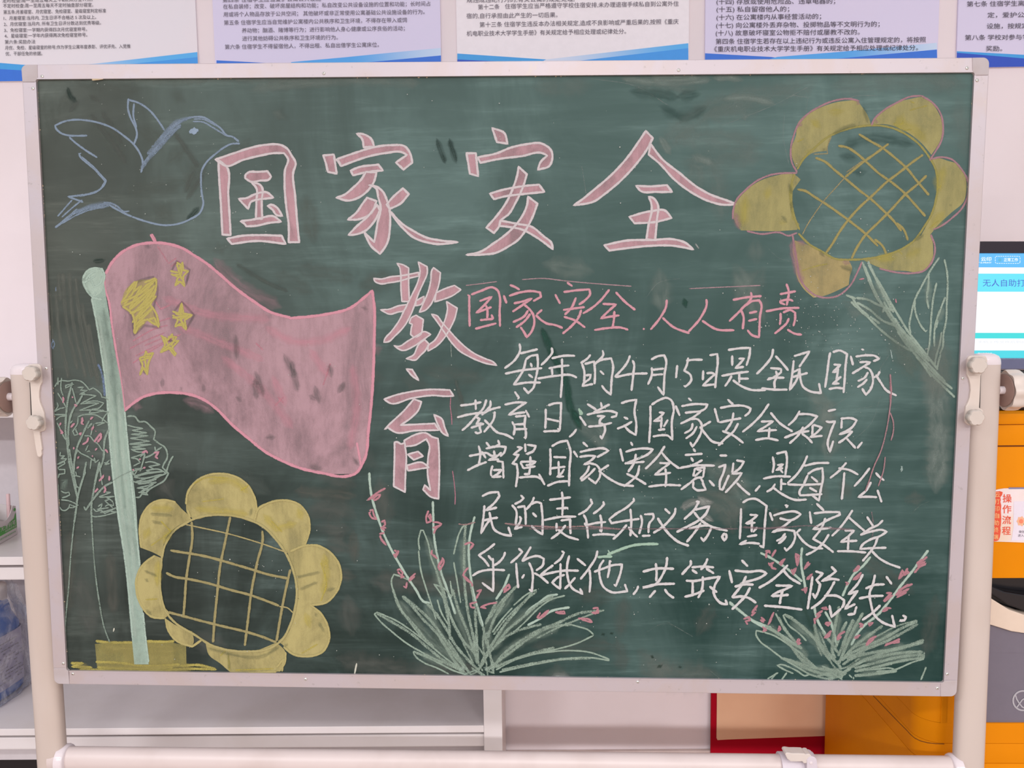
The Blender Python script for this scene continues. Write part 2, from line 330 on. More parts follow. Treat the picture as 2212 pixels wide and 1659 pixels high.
kslab('lower_body',0,zz[5]-.0007,'orange',0,bevel=.0008)
kslab('lower_body',zz[5]+.0003,zz[4]-.0007,'orange',0,bevel=.0008)
# body around the output door: left column and the part behind
xd=hit(2034,1540,YK).x-xl
def colfoot():
    o=[(xd-.0012,.0),(xd-.0012,.54),(0,.54),(0,r+.003)]
    for i in range(7):
        a_=pi+pi/2*i/6; o.append((r+r*cos(a_),r+r*sin(a_)))
    o.append((r+.003,0)); return o
fp=colfoot(); n=len(fp); z0,z1=zz[3]+.0002,zz[2]-.0002
v=[kf(u,d,z0) for u,d in fp]+[kf(u,d,z1) for u,d in fp]
mk('side_column',v,[tuple(range(n)),tuple(range(2*n-1,n-1,-1))]+[(i,(i+1)%n,n+(i+1)%n,n+i) for i in range(n)],'orange',kb,smooth=True)
def kprism(name,poly,y0,y1,mat,**k):
    P=[hit(x,y,y0) for x,y in poly]; nn=len(P); v=P+[Vector((p.x,y1,p.z)) for p in P]
    f=[tuple(range(nn)),tuple(range(2*nn-1,nn-1,-1))]+[(i,(i+1)%nn,nn+(i+1)%nn,nn+i) for i in range(nn)]
    return mk(name,v,f,mat,kb,**k)
kslab('lower_body',zz[4]+.0003,zz[3]-.0004,'orange',0)
kprism('door_stile',[(2035,1251),(2093,1251),(2093,1562),(2035,1562)],YK,YK+.05,'orange')
kprism('door',[(2095,1330),(2500,1400),(2500,1562),(2095,1562)],YK+.004,YK+.03,'greydoor')
kprism('door_lip',[(2095,1268),(2100,1270),(2140,1292),(2180,1317),(2212,1328),(2260,1336),(2330,1340),(2500,1340),(2500,1368),(2230,1370),(2212,1368),(2185,1364),(2140,1350),(2100,1338),(2095,1337)],YK-.004,YK+.03,'creamrim',bevel=.002)
kprism('door_upper',[(2095,1339),(2140,1350),(2185,1364),(2212,1368),(2300,1370),(2500,1370),(2500,1410),(2095,1410)],YK+.003,YK+.03,'greydoor')
kprism('paper_slot',[(2094,1245),(2500,1245),(2500,1400),(2094,1400)],YK+.034,YK+.04,'blackgloss')
kprism('paper_scoop',[(2100,1262),(2145,1285),(2180,1308),(2212,1320),(2300,1330),(2500,1330),(2500,1300),(2300,1292),(2212,1285),(2170,1278),(2130,1262)],YK+.006,YK+.034,'blackgloss',bevel=.003)
# curved groove on the side: a thin dark inlay line
def inlay(pts,y,w,mat,name='groove_line'):
    V=[];Fc=[]
    for i,(x,yy) in enumerate(pts):
        a_=pts[max(i-1,0)]; b_=pts[min(i+1,len(pts)-1)]; tx,ty=b_[0]-a_[0],b_[1]-a_[1]; L=math.hypot(tx,ty); nx,ny=-ty/L*w/2,tx/L*w/2
        V+=[hit(x+nx,yy+ny,y),hit(x-nx,yy-ny,y)]
        if i: Fc.append((2*i-2,2*i-1,2*i+1,2*i))
    return mk(name,V,Fc,mat,kb)
# side-face groove, drawn on the real side plane x = xl
def hitx(px,py,X):
    d=ray(px,py); t_=(X-CAM.x)/d.x; return CAM+d*t_
pts=[(1886,1503),(1912,1530),(1940,1559),(1958,1577),(1966,1586),(1976,1594.5),(1988,1600.5),(2004,1604.6),(2022,1606.6),(2040,1607)]
def hitk(px,py):
    p=hitx(px,py,xl-.0006)
    if p.y>YK+r: return p
    d=ray(px,py); ox_,oy_=CAM.x-(xl+r),CAM.y-(YK+r); R_=r+.0006
    A_=d.x**2+d.y**2; B_=2*(ox_*d.x+oy_*d.y); C_=ox_**2+oy_**2-R_**2; D_=B_*B_-4*A_*C_
    if D_>0:
        p=CAM+d*((-B_-math.sqrt(D_))/(2*A_))
        if p.x<xl+r: return p
    return hit(px,py,YK-.0006)
V=[];Fc=[]
for i,(x,y) in enumerate(pts):
    V+=[hitk(x,y-.8),hitk(x,y+.8)]
    if i: Fc.append((2*i-2,2*i-1,2*i+1,2*i))
mk('groove_line',V,Fc,'groove',kb)
# logo on the grey door
LC=(2209.5,1513.5)
def ringpts(r,n=28): return [(LC[0]+r*cos(2*pi*i/n),LC[1]+r*sin(2*pi*i/n)) for i in range(n+1)]
M['logo']=simple('logo_print','A9A6AC',.5)
def ribbon(pts,w,y,V,Fc):
    k=len(V)
    for i,(x,yy) in enumerate(pts):
        a_=pts[max(i-1,0)]; b_=pts[min(i+1,len(pts)-1)]; tx,ty=b_[0]-a_[0],b_[1]-a_[1]; L=math.hypot(tx,ty) or 1; nx,ny=-ty/L*w/2,tx/L*w/2
        V+=[hit(x+nx,yy+ny,y),hit(x-nx,yy-ny,y)]
        if i: Fc.append((k+2*i-2,k+2*i-1,k+2*i+1,k+2*i))
V=[];Fc=[]; yy=YK+.0032
ribbon(ringpts(21),3.4,yy,V,Fc)
ribbon([(2193,1499),(2196,1510),(2201,1518),(2208,1527),(2218,1532),(2226,1528)],2.8,yy-.0002,V,Fc)
ribbon([(2196,1529),(2203,1519),(2208,1512),(2215,1508),(2222,1511),(2224,1517)],2.8,yy-.0004,V,Fc)
mk('logo',V,Fc,'logo',kb)
# instruction sticker
st=root('instruction_sticker',KP(2190,1110,YK-.001),'white curled sticker with red columns of characters on the orange kiosk front','sticker')
def on(y):
    return lambda px,py: hit(px,py,y)
M['stk']=simple('sticker_paper','E6D9DB',.4,h2='E3CDB9',scale=8); M['stk2']=simple('sticker_card','DFD7E2',.4); M['sred']=simple('sticker_red','DE5334',.5); M['syel']=simple('sticker_yellow','F4C684',.5)
M['fl1']=simple('flower_print','EDB08C',.6); M['fl2']=simple('flower_core_print','EA8463',.6); M['gr']=simple('green_print','58A35C',.6); M['bluebar']=simple('blue_bar_print','7B7A9C',.6)
def flat(name,poly,y,mat,par): return mk(name,[hit(x,yv,y) for x,yv in poly],[tuple(range(len(poly)))],mat,par)
yslab('sheet',[(2100,1064)]+[(2150,1059),(2156,1057),(2170,1055),(2260,1054),(2300,1054),(2300,1172),(2212,1172),(2150,1170),(2140,1168),(2100,1166)],YK-.0022,YK-.001,'stk',st)
flat('blue_bar',[(2179,1053),(2300,1052),(2300,1056),(2179,1056.5)],YK-.0024,'bluebar',st)
flat('red_band',[(2144,1066),(2150,1062),(2160,1061),(2166,1063),(2165,1069),(2161,1074),(2162,1080),(2161,1084),(2163,1092),(2162,1104),(2163,1120),(2162,1135),(2161,1140),(2162,1146),(2160,1160),(2157,1167),(2152,1169),(2128,1168),(2130,1066)],YK-.0026,'sred',st)
letters('red_band_lettering',[(c,(2148.5-.55*i,1069+15.2*i),(2160-.55*i,1069+15.2*i),12) for i,c in enumerate('云打印自助终端')],'syel',st,on(YK-.0029))
letters('title_lettering',[(c,(2166-.5*i,1077.5+23.3*i),(2185.5-.7*i,1077.5+23.3*i),19.5) for i,c in enumerate('操作流程')],'sred',st,on(YK-.0026),bold=.012)
flat('card',[(2190,1083),(2300,1083),(2300,1168),(2184,1168),(2186,1160),(2189,1140)],YK-.0025,'stk2',st)
flat('flower_print',[(2206+9*cos(a_*pi/7)*(1.15 if a_%2 else .9),1126+10*sin(a_*pi/7)*(1.15 if a_%2 else .9)) for a_ in range(14)],YK-.0028,'fl1',st)
flat('flower_core_print',[(2206+4.6*cos(a_*pi/7),1126+5*sin(a_*pi/7)) for a_ in range(14)],YK-.0030,'fl2',st)
flat('leaf_print',[(2210,1132),(2214,1130),(2220,1133),(2214,1135)],YK-.0030,'gr',st)
letters('card_lettering',[("微信扫码",(2201,1149),(2225,1149),6.2),("进入小程序",(2199,1157),(2231,1157),6.4)],'ink2',st,on(YK-.0028))
# ------------------------------------------------------------------ monitor on the kiosk
YM=.20
mn=root('monitor',Vector((hit(2250,893,YM).x,YM+.05,ztop)),'black bezel touch monitor with a bright blue and white screen on the orange kiosk','monitor')
yslab('bezel',[(2092,521),(2520,521),(2520,547),(2092,547)],YM,YM+.035,'bezel',mn,bevel=.002)
yslab('bezel',[(2080,521),(2096,521),(2080,799),(2064,799)],YM,YM+.035,'bezel',mn,bevel=.002)
yslab('lower_lip',[(2070,773.5),(2520,774.5),(2520,798),(2070,798)],YM-.003,YM+.035,'bezelreflect',mn,bevel=.002)
yslab('housing',[(2085,530),(2520,530),(2520,790),(2070,790)],YM+.012,YM+.06,'bezel',mn)
SA,SB,SW=emis('screen_blue','55BFF6'),emis('screen_cyan','58E6F4'),emis('screen_white','FAFBFF')
gr=N('screen_header').set(.3); gr.base((0,0,0,1)); sp=gr.n('ShaderNodeSeparateXYZ'); gr.l(gr.coord(),sp.inputs[0])
yslab('screen',[(2085,546),(2515,546),(2515,775),(2070,775)],YM+.008,YM+.011,SW,mn)
def band(y0,y1,mat,name): flat(name,[(2088,y0),(2515,y0+.6),(2515,y1+.6),(2078,y1)],YM+.0075,mat,mn)
band(547,577.5,emis('screen_header_blue','63BDFB'),'screen_header'); band(591,630,emis('screen_band','6AE4FB'),'screen_band'); band(719,731,emis('screen_strip','45DCDD'),'screen_strip'); band(757,774,emis('screen_strip_low','4FD8E6'),'screen_strip')
M['si']=emis('screen_ink','4A62CC'); M['sw']=emis('screen_text_white','F4FFFF'); M['sg']=emis('screen_text_grey','E3E6EA')
letters('screen_lettering',[("无人自助打印",(2123,612),(2232,612),17)],'si',mn,on(YM+.0068),bold=.0)
for q_ in (("云印",(2119,560),(2141.5,560),9.5),("P E-PRINT",(2113,567.5),(2142,567.5),4.4),("正常工作",(2168.5,561.5),(2199,561.5),8.5),("服务热线电话",(2112,765),(2143,765),6)):
    letters('screen_header_lettering',[q_],'sw',mn,on(YM+.0068),bold=.02)
letters('screen_faint_lettering',[("手机上传文件后到此打印",(2112,739),(2240,739),6)],'sg',mn,on(YM+.0068))
V=[];Fc=[]
fr=rrect(2150,553.5,2203.5,569,3,3); fr.append(fr[0])
seg=[]
for i in range(len(fr)-1):
    (x0,y0),(x1,y1)=fr[i],fr[i+1]; L=math.hypot(x1-x0,y1-y0); n_=max(1,int(L/1.6))
    for j in range(n_): seg.append(((x0+(x1-x0)*j/n_,y0+(y1-y0)*j/n_),(x0+(x1-x0)*(j+1)/n_,y0+(y1-y0)*(j+1)/n_)))
for i,(p,q) in enumerate(seg):
    if i%3!=2: ribbon([p,q],1.1,YM+.0068,V,Fc)
mk('screen_dashed_frame',V,Fc,'sw',mn)
flat('screen_tick_badge',[(2160+3.6*cos(a_*pi/6),561.5+3.8*sin(a_*pi/6)) for a_ in range(12)],YM+.0070,emis('screen_badge','5FB6D8'),mn)
yslab('monitor_stand',[(2100,800),(2520,800),(2520,899),(2100,899)],YM+.004,YM+.16,'blackgloss',mn,zmin=ztop+.0006,bevel=.004)
yslab('monitor_stand_lip',[(2100,871),(2520,871),(2520,898),(2100,898)],YM-.04,YM+.004,'blackgloss',mn,zmin=ztop+.0006,bevel=.004)
# ------------------------------------------------------------------ the mobile chalkboard
cb=root('chalkboard',Vector((0,.04,0)),'large green chalkboard covered in chalk drawings on a cream wheeled stand','chalkboard')
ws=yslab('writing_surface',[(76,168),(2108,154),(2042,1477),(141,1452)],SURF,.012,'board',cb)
yslab('back_sheet',[(60,150),(2125,136),(2055,1495),(128,1468)],.0125,.018,'rackin',cb)
def frail(pts,lip): 
    yslab('frame_rail',pts,0,.013,'alu',cb,bevel=.0012)
    yslab('frame_bead',lip,-.0012,.001,'alu',cb)
TLo,TRo,BRo,BLo=(46,139.5),(2138,124),(2067,1505),(117,1477.5)
TLi,TRi,BRi,BLi=(77,171),(2105,156),(2039,1474.5),(143.5,1449)
frail([(80,139.3),(2101,124.3),(2101.5,156),(80,171)],[(80,168.3),(2101.5,153.3),(2101.5,156),(80,171)])
frail([(149,1449),(2032,1474.5),(2032,1504.6),(149.5,1477.9)],[(149,1449),(2032,1474.5),(2032,1477),(149,1451.5)])
frail([(48.1,177),(77.5,177),(143.2,1443.5),(115.2,1443.5)],[(74.9,177),(77.5,177),(143.2,1443.5),(140.8,1443.5)])
frail([(2105,162.5),(2136,162),(2068.6,1470),(2039.2,1470)],[(2105,162.5),(2107.6,162.5),(2041.6,1470),(2039.2,1470)])
def arc(cx,cy,r,a0,a1,n=6): return [(cx+r*cos(radians(a0+(a1-a0)*i/n)),cy+r*sin(radians(a0+(a1-a0)*i/n))) for i in range(n+1)]
yslab('corner_cap',[(80,139.3)]+arc(58,151.5,12,270,180)+[(48.1,177),(77.3,176.8)]+arc(81.5,175.5,4.5,180,270,3)+[(81.5,171)][:0],-.0008,.013,'corner',cb,bevel=.001)
yslab('corner_cap',[(2101,124.3)]+arc(2124,137,13,270,360)+[(2136,162),(2105,162.5)]+arc(2100.8,160.5,4.4,0,-90,3),-.0008,.013,'corner',cb,bevel=.001)
yslab('corner_cap',[(2068.6,1470)]+arc(2054,1491.5,13,0,90)+[(2032,1504.6),(2032,1474.5)]+arc(2035,1470.4,4.4,90,0,3),-.0008,.013,'corner',cb,bevel=.001)
yslab('corner_cap',[(149.5,1477.9)]+arc(129,1465,12.5,90,180)+[(115.2,1443.5),(143.2,1443.5)]+arc(147.5,1444.6,4.3,180,90,3),-.0008,.013,'corner',cb,bevel=.001)
# loose dried glue crumbs along the inner edge
M['crumb']=simple('dried_putty','C9B49A',.9,h2='B7A77E',scale=60)
V=[];Fc=[]; rr=random.Random(3)
def crumb(p,s):
    k=len(V); b=[Vector((rr.uniform(-1,1),0,rr.uniform(-1,1))) for _ in range(5)]
    b=[Vector((cos(i*1.256)*rr.uniform(.5,1),0,sin(i*1.256)*rr.uniform(.5,1))) for i in range(5)]
    V.extend([p+q*s for q in b]+[p+Vector((0,-s*.8,0))]); Fc.extend([(k+i,k+(i+1)%5,k+5) for i in range(5)])
def edge(a,b,n,dens):
    for i in range(n):
        t=rr.random(); g=math.sin(t*37)+math.sin(t*91+2)
        if g<dens: continue
        x=a[0]+(b[0]-a[0])*t+rr.uniform(-1.2,1.2); y=a[1]+(b[1]-a[1])*t+rr.uniform(-1.2,1.2)
        crumb(hit(x,y,SURF-.0003),rr.uniform(.0008,.0024))
edge((79,172),(145,1447),420,-.3); edge((2104,158),(2040,1472),320,.2); edge((150,1449),(2038,1474),420,.0); edge((80,172.5),(2104,157.5),160,.8)
mk('edge_crumbs',V,Fc,'crumb',cb,kind='stuff')
yslab('glue_scrap',[(198,170),(206,168.6),(224,168.8),(222,171),(212,172.5),(200,173.8)],-.001,.001,'crumb',cb)
def screw(px,py,y=0,r=.0032):
    p=hit(px,py,y); o=lathe('screw',p,(0,-1,0),[(r,0),(r*.97,.0006),(r*.75,.0014),(r*.3,.0018)],'steel',cb,seg=12)
    a=random.uniform(0,pi); V=[];Fc=[]
    for k in range(2):
        d=Vector((cos(a+k*pi/2),0,sin(a+k*pi/2))); e=Vector((-d.z,0,d.x)); c=p+Vector((0,-.00195,0)); q=len(V)
        V+=[c+d*r*.36+e*r*.08,c+d*r*.36-e*r*.08,c-d*r*.36-e*r*.08,c-d*r*.36+e*r*.08]; Fc.append((q,q+1,q+2,q+3))
    mk('cross_slot',V,Fc,'dark',o)
for x,y in ((91,165),(71,191),(699.5,158.5),(1466,151.5),(2089,147),(2111,173.5),(2080,817.5),(100,796),(2046,1456),(2024.6,1486.5),(137,1433),(157.5,1455.5),(660,1467),(1377.6,1473)): screw(x,y)
# ---- posts
YP=.045; PX={}
def post(side):
    if side<0: xo=(hit(24,805,YP).x+hit(87,1659,YP).x)/2; xc=xo+.0295; zt=hit(60,808,YP).z
    else: xo=(hit(2157,790,YP).x+hit(2124,1659,YP).x)/2; xc=xo-.0295; zt=hit(2130,787,YP).z
    PX[side]=xc; n=28
    def ring(z,s=1): return [Vector((xc+.0295*s*(abs(cos(a))**.8)*(1 if cos(a)>0 else -1),YP+.019*s*(abs(sin(a))**.8)*(1 if sin(a)>0 else -1),z)) for a in [2*pi*i/n for i in range(n)]]
    zt-=.0
    v=ring(.06)+ring(zt); f=[(i,(i+1)%n,n+(i+1)%n,n+i) for i in range(n)]+[tuple(range(n)),tuple(range(n,2*n))]
    p=mk('post',v,f,'post',cb,smooth=True)
    v=[];f=[]; prof=[(1.015,0),(1.015,.003),(.98,.010),(.86,.0165),(.6,.0205),(.25,.022)]
    for s,h in prof: v+=ring(zt+h,s)
    for j in range(len(prof)-1): f+=[(j*n+i,j*n+(i+1)%n,(j+1)*n+(i+1)%n,(j+1)*n+i) for i in range(n)]
    f+=[tuple(range(n)),tuple(range((len(prof)-1)*n,len(prof)*n))]
    mk('post_cap',v,f,'cap',p,smooth=True,label='glossy pale post cap')
    # foot with castors, below the frame
    v=[]; y0,y1=-.27,.09
    b=[Vector((xc+dx,yy,zz)) for yy,zz0 in ((y0,.07),(y1,.07)) for dx,zz in ((-.025,zz0),(.025,zz0),(.025,zz0+.03),(-.025,zz0+.03))]
    mk('foot',b,BOXF,'post',cb,bevel=.006)
    for yy in (y0+.03,y1-.03):
        lathe('castor',Vector((xc-.012,yy,.034)),(1,0,0),[(.028,0),(.034,.004),(.034,.02),(.028,.024)],'blackgloss',cb,seg=20)
        lathe('castor_stem',Vector((xc,yy,.05)),(0,0,1),[(.008,0),(.008,.022)],'steel',cb,seg=12)
    return p
post(-1); post(1)
# ---- lower rail
zr=(hit(160,1627,YP-.02).z+hit(2060,1649,YP-.02).z)/2
rl,rrz=hit(160,1627,YP-.02).z,hit(2060,1649,YP-.02).z
def railz(x,tt=None):
    t=(x-PX[-1])/(PX[1]-PX[-1]); return rl+(rrz-rl)*t-.024
n=24; v=[];f=[]
xs=[PX[-1]+.0,PX[1]-.0]
for x in xs:
    for i in range(n):
        a=2*pi*i/n; v.append(Vector((x,YP+.021*cos(a),railz(x)+.026*sin(a))))
f=[(i,(i+1)%n,n+(i+1)%n,n+i) for i in range(n)]+[tuple(range(n)),tuple(range(n,2*n))]
mk('cross_rail',v,f,'rail',cb,smooth=True)
for s in (-1,1):
    x=PX[s]-s*.031
    lathe('rail_collar',Vector((x,YP,railz(x))),(-s,0,0),[(.0300,-.012),(.0305,0),(.029,.004),(.0265,.006)],'cap',cb,seg=28)
# ---- clip on the rail
yc=YP-.029
x0=hit(1693,1650,yc).x; x1=hit(1768,1650,yc).x; zc=railz((x0+x1)/2)
v=[];f=[]; m_=5
for j in range(m_+1):
    x=x0+(x1-x0)*j/m_
    for i in range(n):
        a=2*pi*i/n; v.append(Vector((x,YP+.0275*cos(a),zc+.0305*sin(a))))
for j in range(m_): f+=[(j*n+i,j*n+(i+1)%n,(j+1)*n+(i+1)%n,(j+1)*n+i) for i in range(n)]
f+=[tuple(range(n)),tuple(range(m_*n,(m_+1)*n))]
M['clip']=simple('clip_plastic','CDC4CC',.45); M['clip2']=simple('clip_lever_plastic','CFC5BE',.45)
cp=mk('rail_clip',v,f,'clip',cb,smooth=True,label='pale grey flip clip on the lower rail')
yslab('clip_lever',[(1696,1630),(1698,1626.5),(1703,1626),(1712,1627.5),(1725,1627.5),(1738,1628),(1741,1630),(1745,1628.5),(1750,1629),(1754,1634),(1754,1640),(1748,1641),(1744,1643),(1743,1649),(1737,1649.5),(1733,1645),(1720,1645.5),(1708,1645),(1701,1640)],YP-.036,YP-.012,'clip2',cp,bevel=.0015)
yslab('clip_hinge',[(1743,1641)]+arc(1754,1645,11,200,360)+[(1766,1675),(1743,1675)],YP-.037,YP-.010,'clip',cp,bevel=.0012)
p=hit(1752,1648,YP-.037); lathe('clip_pin',p,(0,-1,0),[(.0035,0),(.003,.001),(.001,.0016)],'cap',cp,seg=14)
# ---- side brackets with flower knobs
def bracket(side,poly,s,ox,oy,kn,pins,slot):
    P=[(ox+x/s,oy+y/s) for x,y in poly]
    b=yslab('bracket_plate',P,-.004,.020,'plastic_cream',cb,bevel=.0018)
    for x,y,r in kn:
        q=hit(ox+x/s,oy+y/s,-.026); R=r/s*1.50/1700
        ph=random.uniform(0,1)
        k=lathe('flower_knob',q,(0,1,0),[(R*.86,-.0012),(R*.97,.0008),(R,.0025),(R*.99,.010),(R*.93,.013),(R*.45,.014),(R*.4,.022)],'knob',cb,seg=72,scal=lambda th,rr_:(.85+.17*abs(cos(3*th+ph))**.6) if rr_>R*.6 else 1)
    for x,y in pins:
        q=hit(ox+x/s,oy+y/s,.006); lathe('pin',q-Vector((.004*1,0,0)),(1,0,0),[(.0028,-.004),(.0028,.008),(.0018,.0095)],'steel',cb,seg=12)
    inl=[hit(ox+x/s,oy+y/s,-.0) for x,y in slot]
S6=1021/160
bracket(-1,[(385,305),(420,297),(530,297),(555,320),(560,345),(575,550),(552,600),(538,680),(538,760),(552,830),(585,910),(606,970),(622,1180),(606,1218),(580,1226),(545,1232),(575,1440),(578,1480),(568,1490),(575,1540),(560,1575),(535,1582),(510,1565),(485,1440),(455,1232),(435,1000),(425,800),(412,560)],S6,0,740,[(405,430,112),(452,1108,108)],[(585,417),(638,1095)],[])
S7=1161/182
bracket(1,[(400,195),(430,180),(560,178),(640,190),(660,240),(650,330),(590,400),(575,425),(568,460),(552,800),(546,900),(600,930),(610,1040),(560,1120),(470,1148),(400,1140),(362,1110),(350,1090),(350,1000),(360,880),(388,830),(412,760),(426,660),(422,580),(404,500),(378,440),(380,300),(385,220)],S7,2030,740,[(542,315,118),(510,1037,114)],[(365,307),(335,992)],[])
# tightening slots beside the plates
yslab('post_slot',[(63.8,826),(65.6,826),(68.5,900),(66.7,900)],YP-.0205,YP-.017,'dark',cb)
yslab('post_slot',[(2117.5,806),(2119.2,806),(2117,884),(2115.3,884)],YP-.0205,YP-.017,'dark',cb)
# ---- big side wheels
M['cup']=simple('wheel_hollow','9C8178',.7)
for s,px,py in ((-1,24,857),(1,2158,843)):
    c=hit(px,py,YP); c.x=PX[s]+s*.031; R=.0385
    def sc(th,r_): return 1+.05*cos(8*th) if r_>R*.7 else 1
    w=lathe('hand_wheel',c,(s,0,0),[(R*.88,.012),(R*.96,.010),(R,.0145),(R*1.0,.030),(R*.97,.036),(R*.85,.043),(R*.6,.047),(R*.3,.048)],'plastic_cream',cb,seg=64,scal=sc)
    lathe('wheel_hollow',c,(s,0,0),[(R*.82,.0085),(R*.80,.0115)],'cup',w,seg=32)
    lathe('axle',c,(s,0,0),[(.008,-.002),(.008,.012)],'cap',w,seg=16)
# ------------------------------------------------------------------ chalk: thin layers of dust lying on the board
def parse(s): return [[tuple(map(float,p.split(','))) for p in q.split()] for q in s.split(';') if q.strip()]
def catmull(P,closed=False,step=3.0,sharp=52):
    n=len(P)
    if n<3 and not closed: 
        (x0,y0),(x1,y1)=P[0],P[-1]; L=math.hypot(x1-x0,y1-y0); k=max(2,int(L/step)); return [(x0+(x1-x0)*i/k,y0+(y1-y0)*i/k) for i in range(k+1)]
    T=[]
    for i in range(n):
        if closed: a,b,c=P[i-1],P[i],P[(i+1)%n]
        else: a,b,c=P[max(i-1,0)],P[i],P[min(i+1,n-1)]
        v1=(b[0]-a[0],b[1]-a[1]); v2=(c[0]-b[0],c[1]-b[1]); l1=math.hypot(*v1); l2=math.hypot(*v2)
        if l1<1e-6 or l2<1e-6: T.append(None if False else (v1 if l1>l2 else v2)+(1,)); T[-1]=((T[-1][0]),(T[-1][1]),1) ; continue
        cs=(v1[0]*v2[0]+v1[1]*v2[1])/l1/l2; ang=math.degrees(math.acos(max(-1,min(1,cs))))
        if ang>sharp: T.append((v1,v2,0)); continue
        w=l1+l2; t=((v1[0]/l1*l2+v2[0]/l2*l1)/w,(v1[1]/l1*l2+v2[1]/l2*l1)/w); T.append((t[0],t[1],2))
    out=[]
    for i in range(n if closed else n-1):
        p,q=P[i],P[(i+1)%n]; L=math.hypot(q[0]-p[0],q[1]-p[1])
        if L<1e-6: continue
        def tg(t,first):
            if t[2]==2: return (t[0]*L,t[1]*L)
            return (q[0]-p[0],q[1]-p[1])
        m0,m1=tg(T[i],1),tg(T[(i+1)%n],0); k=max(1,int(L/step))
        for j in range(k):
            t=j/k; h00=2*t**3-3*t*t+1;h10=t**3-2*t*t+t;h01=-2*t**3+3*t*t;h11=t**3-t*t
            out.append((h00*p[0]+h10*m0[0]+h01*q[0]+h11*m1[0],h00*p[1]+h10*m0[1]+h01*q[1]+h11*m1[1]))
    if not closed: out.append(P[-1])
    return out
LV={}; TOP=[0]
def lay(P,w):
    """each stroke lies just above the strokes it crosses"""
    cells=set(); g=9.0; r_=max(1,int(math.ceil(w/2/g)))
    xs=[p[0] for p in P]; ys=[p[1] for p in P]
    if w==0:
        cells={(i,j) for i in range(int(min(xs)//g)-1,int(max(xs)//g)+2) for j in range(int(min(ys)//g)-1,int(max(ys)//g)+2)}
    else:
        for x,y in P:
            i0,j0=int(x//g),int(y//g)
            for i in range(i0-r_,i0+r_+1):
                for j in range(j0-r_,j0+r_+1): cells.add((i,j))
    l=1+max((LV.get(q,0) for q in cells),default=0)
    for q in cells: LV[q]=l
    TOP[0]=max(TOP[0],l); return SURF-.00015-1.8e-5*l
class CM:
    def __init__(s): s.V=[];s.F=[];s.C=[];s.U=[];s.MI=[]
    def poly(s,P,col,den):
        P=catmull(P,True,6.0); y=lay(P,0); k=len(s.V); tr=tessellate_polygon([[Vector((a,b,0)) for a,b in P]])
        s.V+=[hit(a,b,y) for a,b in P]; s.C+=[col[:3]+(den,)]*len(P); s.U+=[(0,.5)]*len(P)
        for t in tr: s.F.append(tuple(k+i for i in t)); s.MI.append(2)
    def ribbon(s,P,col,den,w,mi,closed=False):
        P=catmull(P,closed,2.6 if mi==0 else 6.0)
        if closed: P=P+[P[0]]
        if len(P)<2: return
        y=lay(P,w*1.2+1); L=[0]
        for a,b in zip(P,P[1:]): L.append(L[-1]+math.hypot(b[0]-a[0],b[1]-a[1]))
        tot=L[-1]; k=len(s.V); n=len(P); e=w*.55 if mi==0 else w*.6; ph=random.uniform(0,9)
        ta=random.uniform(.5,1)
        for i,(x,yy) in enumerate(P):
            a=P[max(i-1,0)]; b=P[min(i+1,n-1)]
            if closed and i in (0,n-1): a=P[-2]; b=P[1]
            tx,ty=b[0]-a[0],b[1]-a[1]; l=math.hypot(tx,ty) or 1; nx,ny=-ty/l,tx/l
            d=min(L[i],tot-L[i]); f=1 if closed else min(1,.35+.65*math.sqrt(max(0,min(1,d/e))))
            if mi==1: f=min(1,d/e+.15)
            ww=w*f*(1+.10*sin(L[i]*.21+ph)+.07*sin(L[i]*.63+2*ph))/2
            if mi==0: ww+=.35
            yv=y-1.5e-6*(i%9); s.V+=[hit(x+nx*ww,yy+ny*ww,yv),hit(x,yy,yv),hit(x-nx*ww,yy-ny*ww,yv)]; u=L[i]*.004+ph
            dd=den*(min(1,.25+d/e) if mi==1 else 1)
            s.C+=[col[:3]+(dd,)]*3; s.U+=[(u,1),(u,.5),(u,0)]
            if i:
                q=k+3*i; s.F+=[(q-3,q-2,q+1,q),(q-2,q-1,q+2,q+1)]; s.MI+=[mi,mi]
    def build(s,name,label,parent):
        off=worldloc(parent); me=bpy.data.meshes.new(name); me.from_pydata([tuple(v-off) for v in s.V],[],s.F)
        for m in ('stroke','smear','fill'): me.materials.append(M[m])
        ca=me.color_attributes.new('chalk','FLOAT_COLOR','POINT'); ca.data.foreach_set('color',[c for q in s.C for c in q])
        uv=me.uv_layers.new(name='edge'); idx=[0]*len(me.loops); me.loops.foreach_get('vertex_index',idx); uv.data.foreach_set('uv',[c for i in idx for c in s.U[i]])
        me.polygons.foreach_set('material_index',s.MI); me.update()
        o=bpy.data.objects.new(name,me); COL.objects.link(o); o.parent=parent
        if label: o['label']=label
        return o
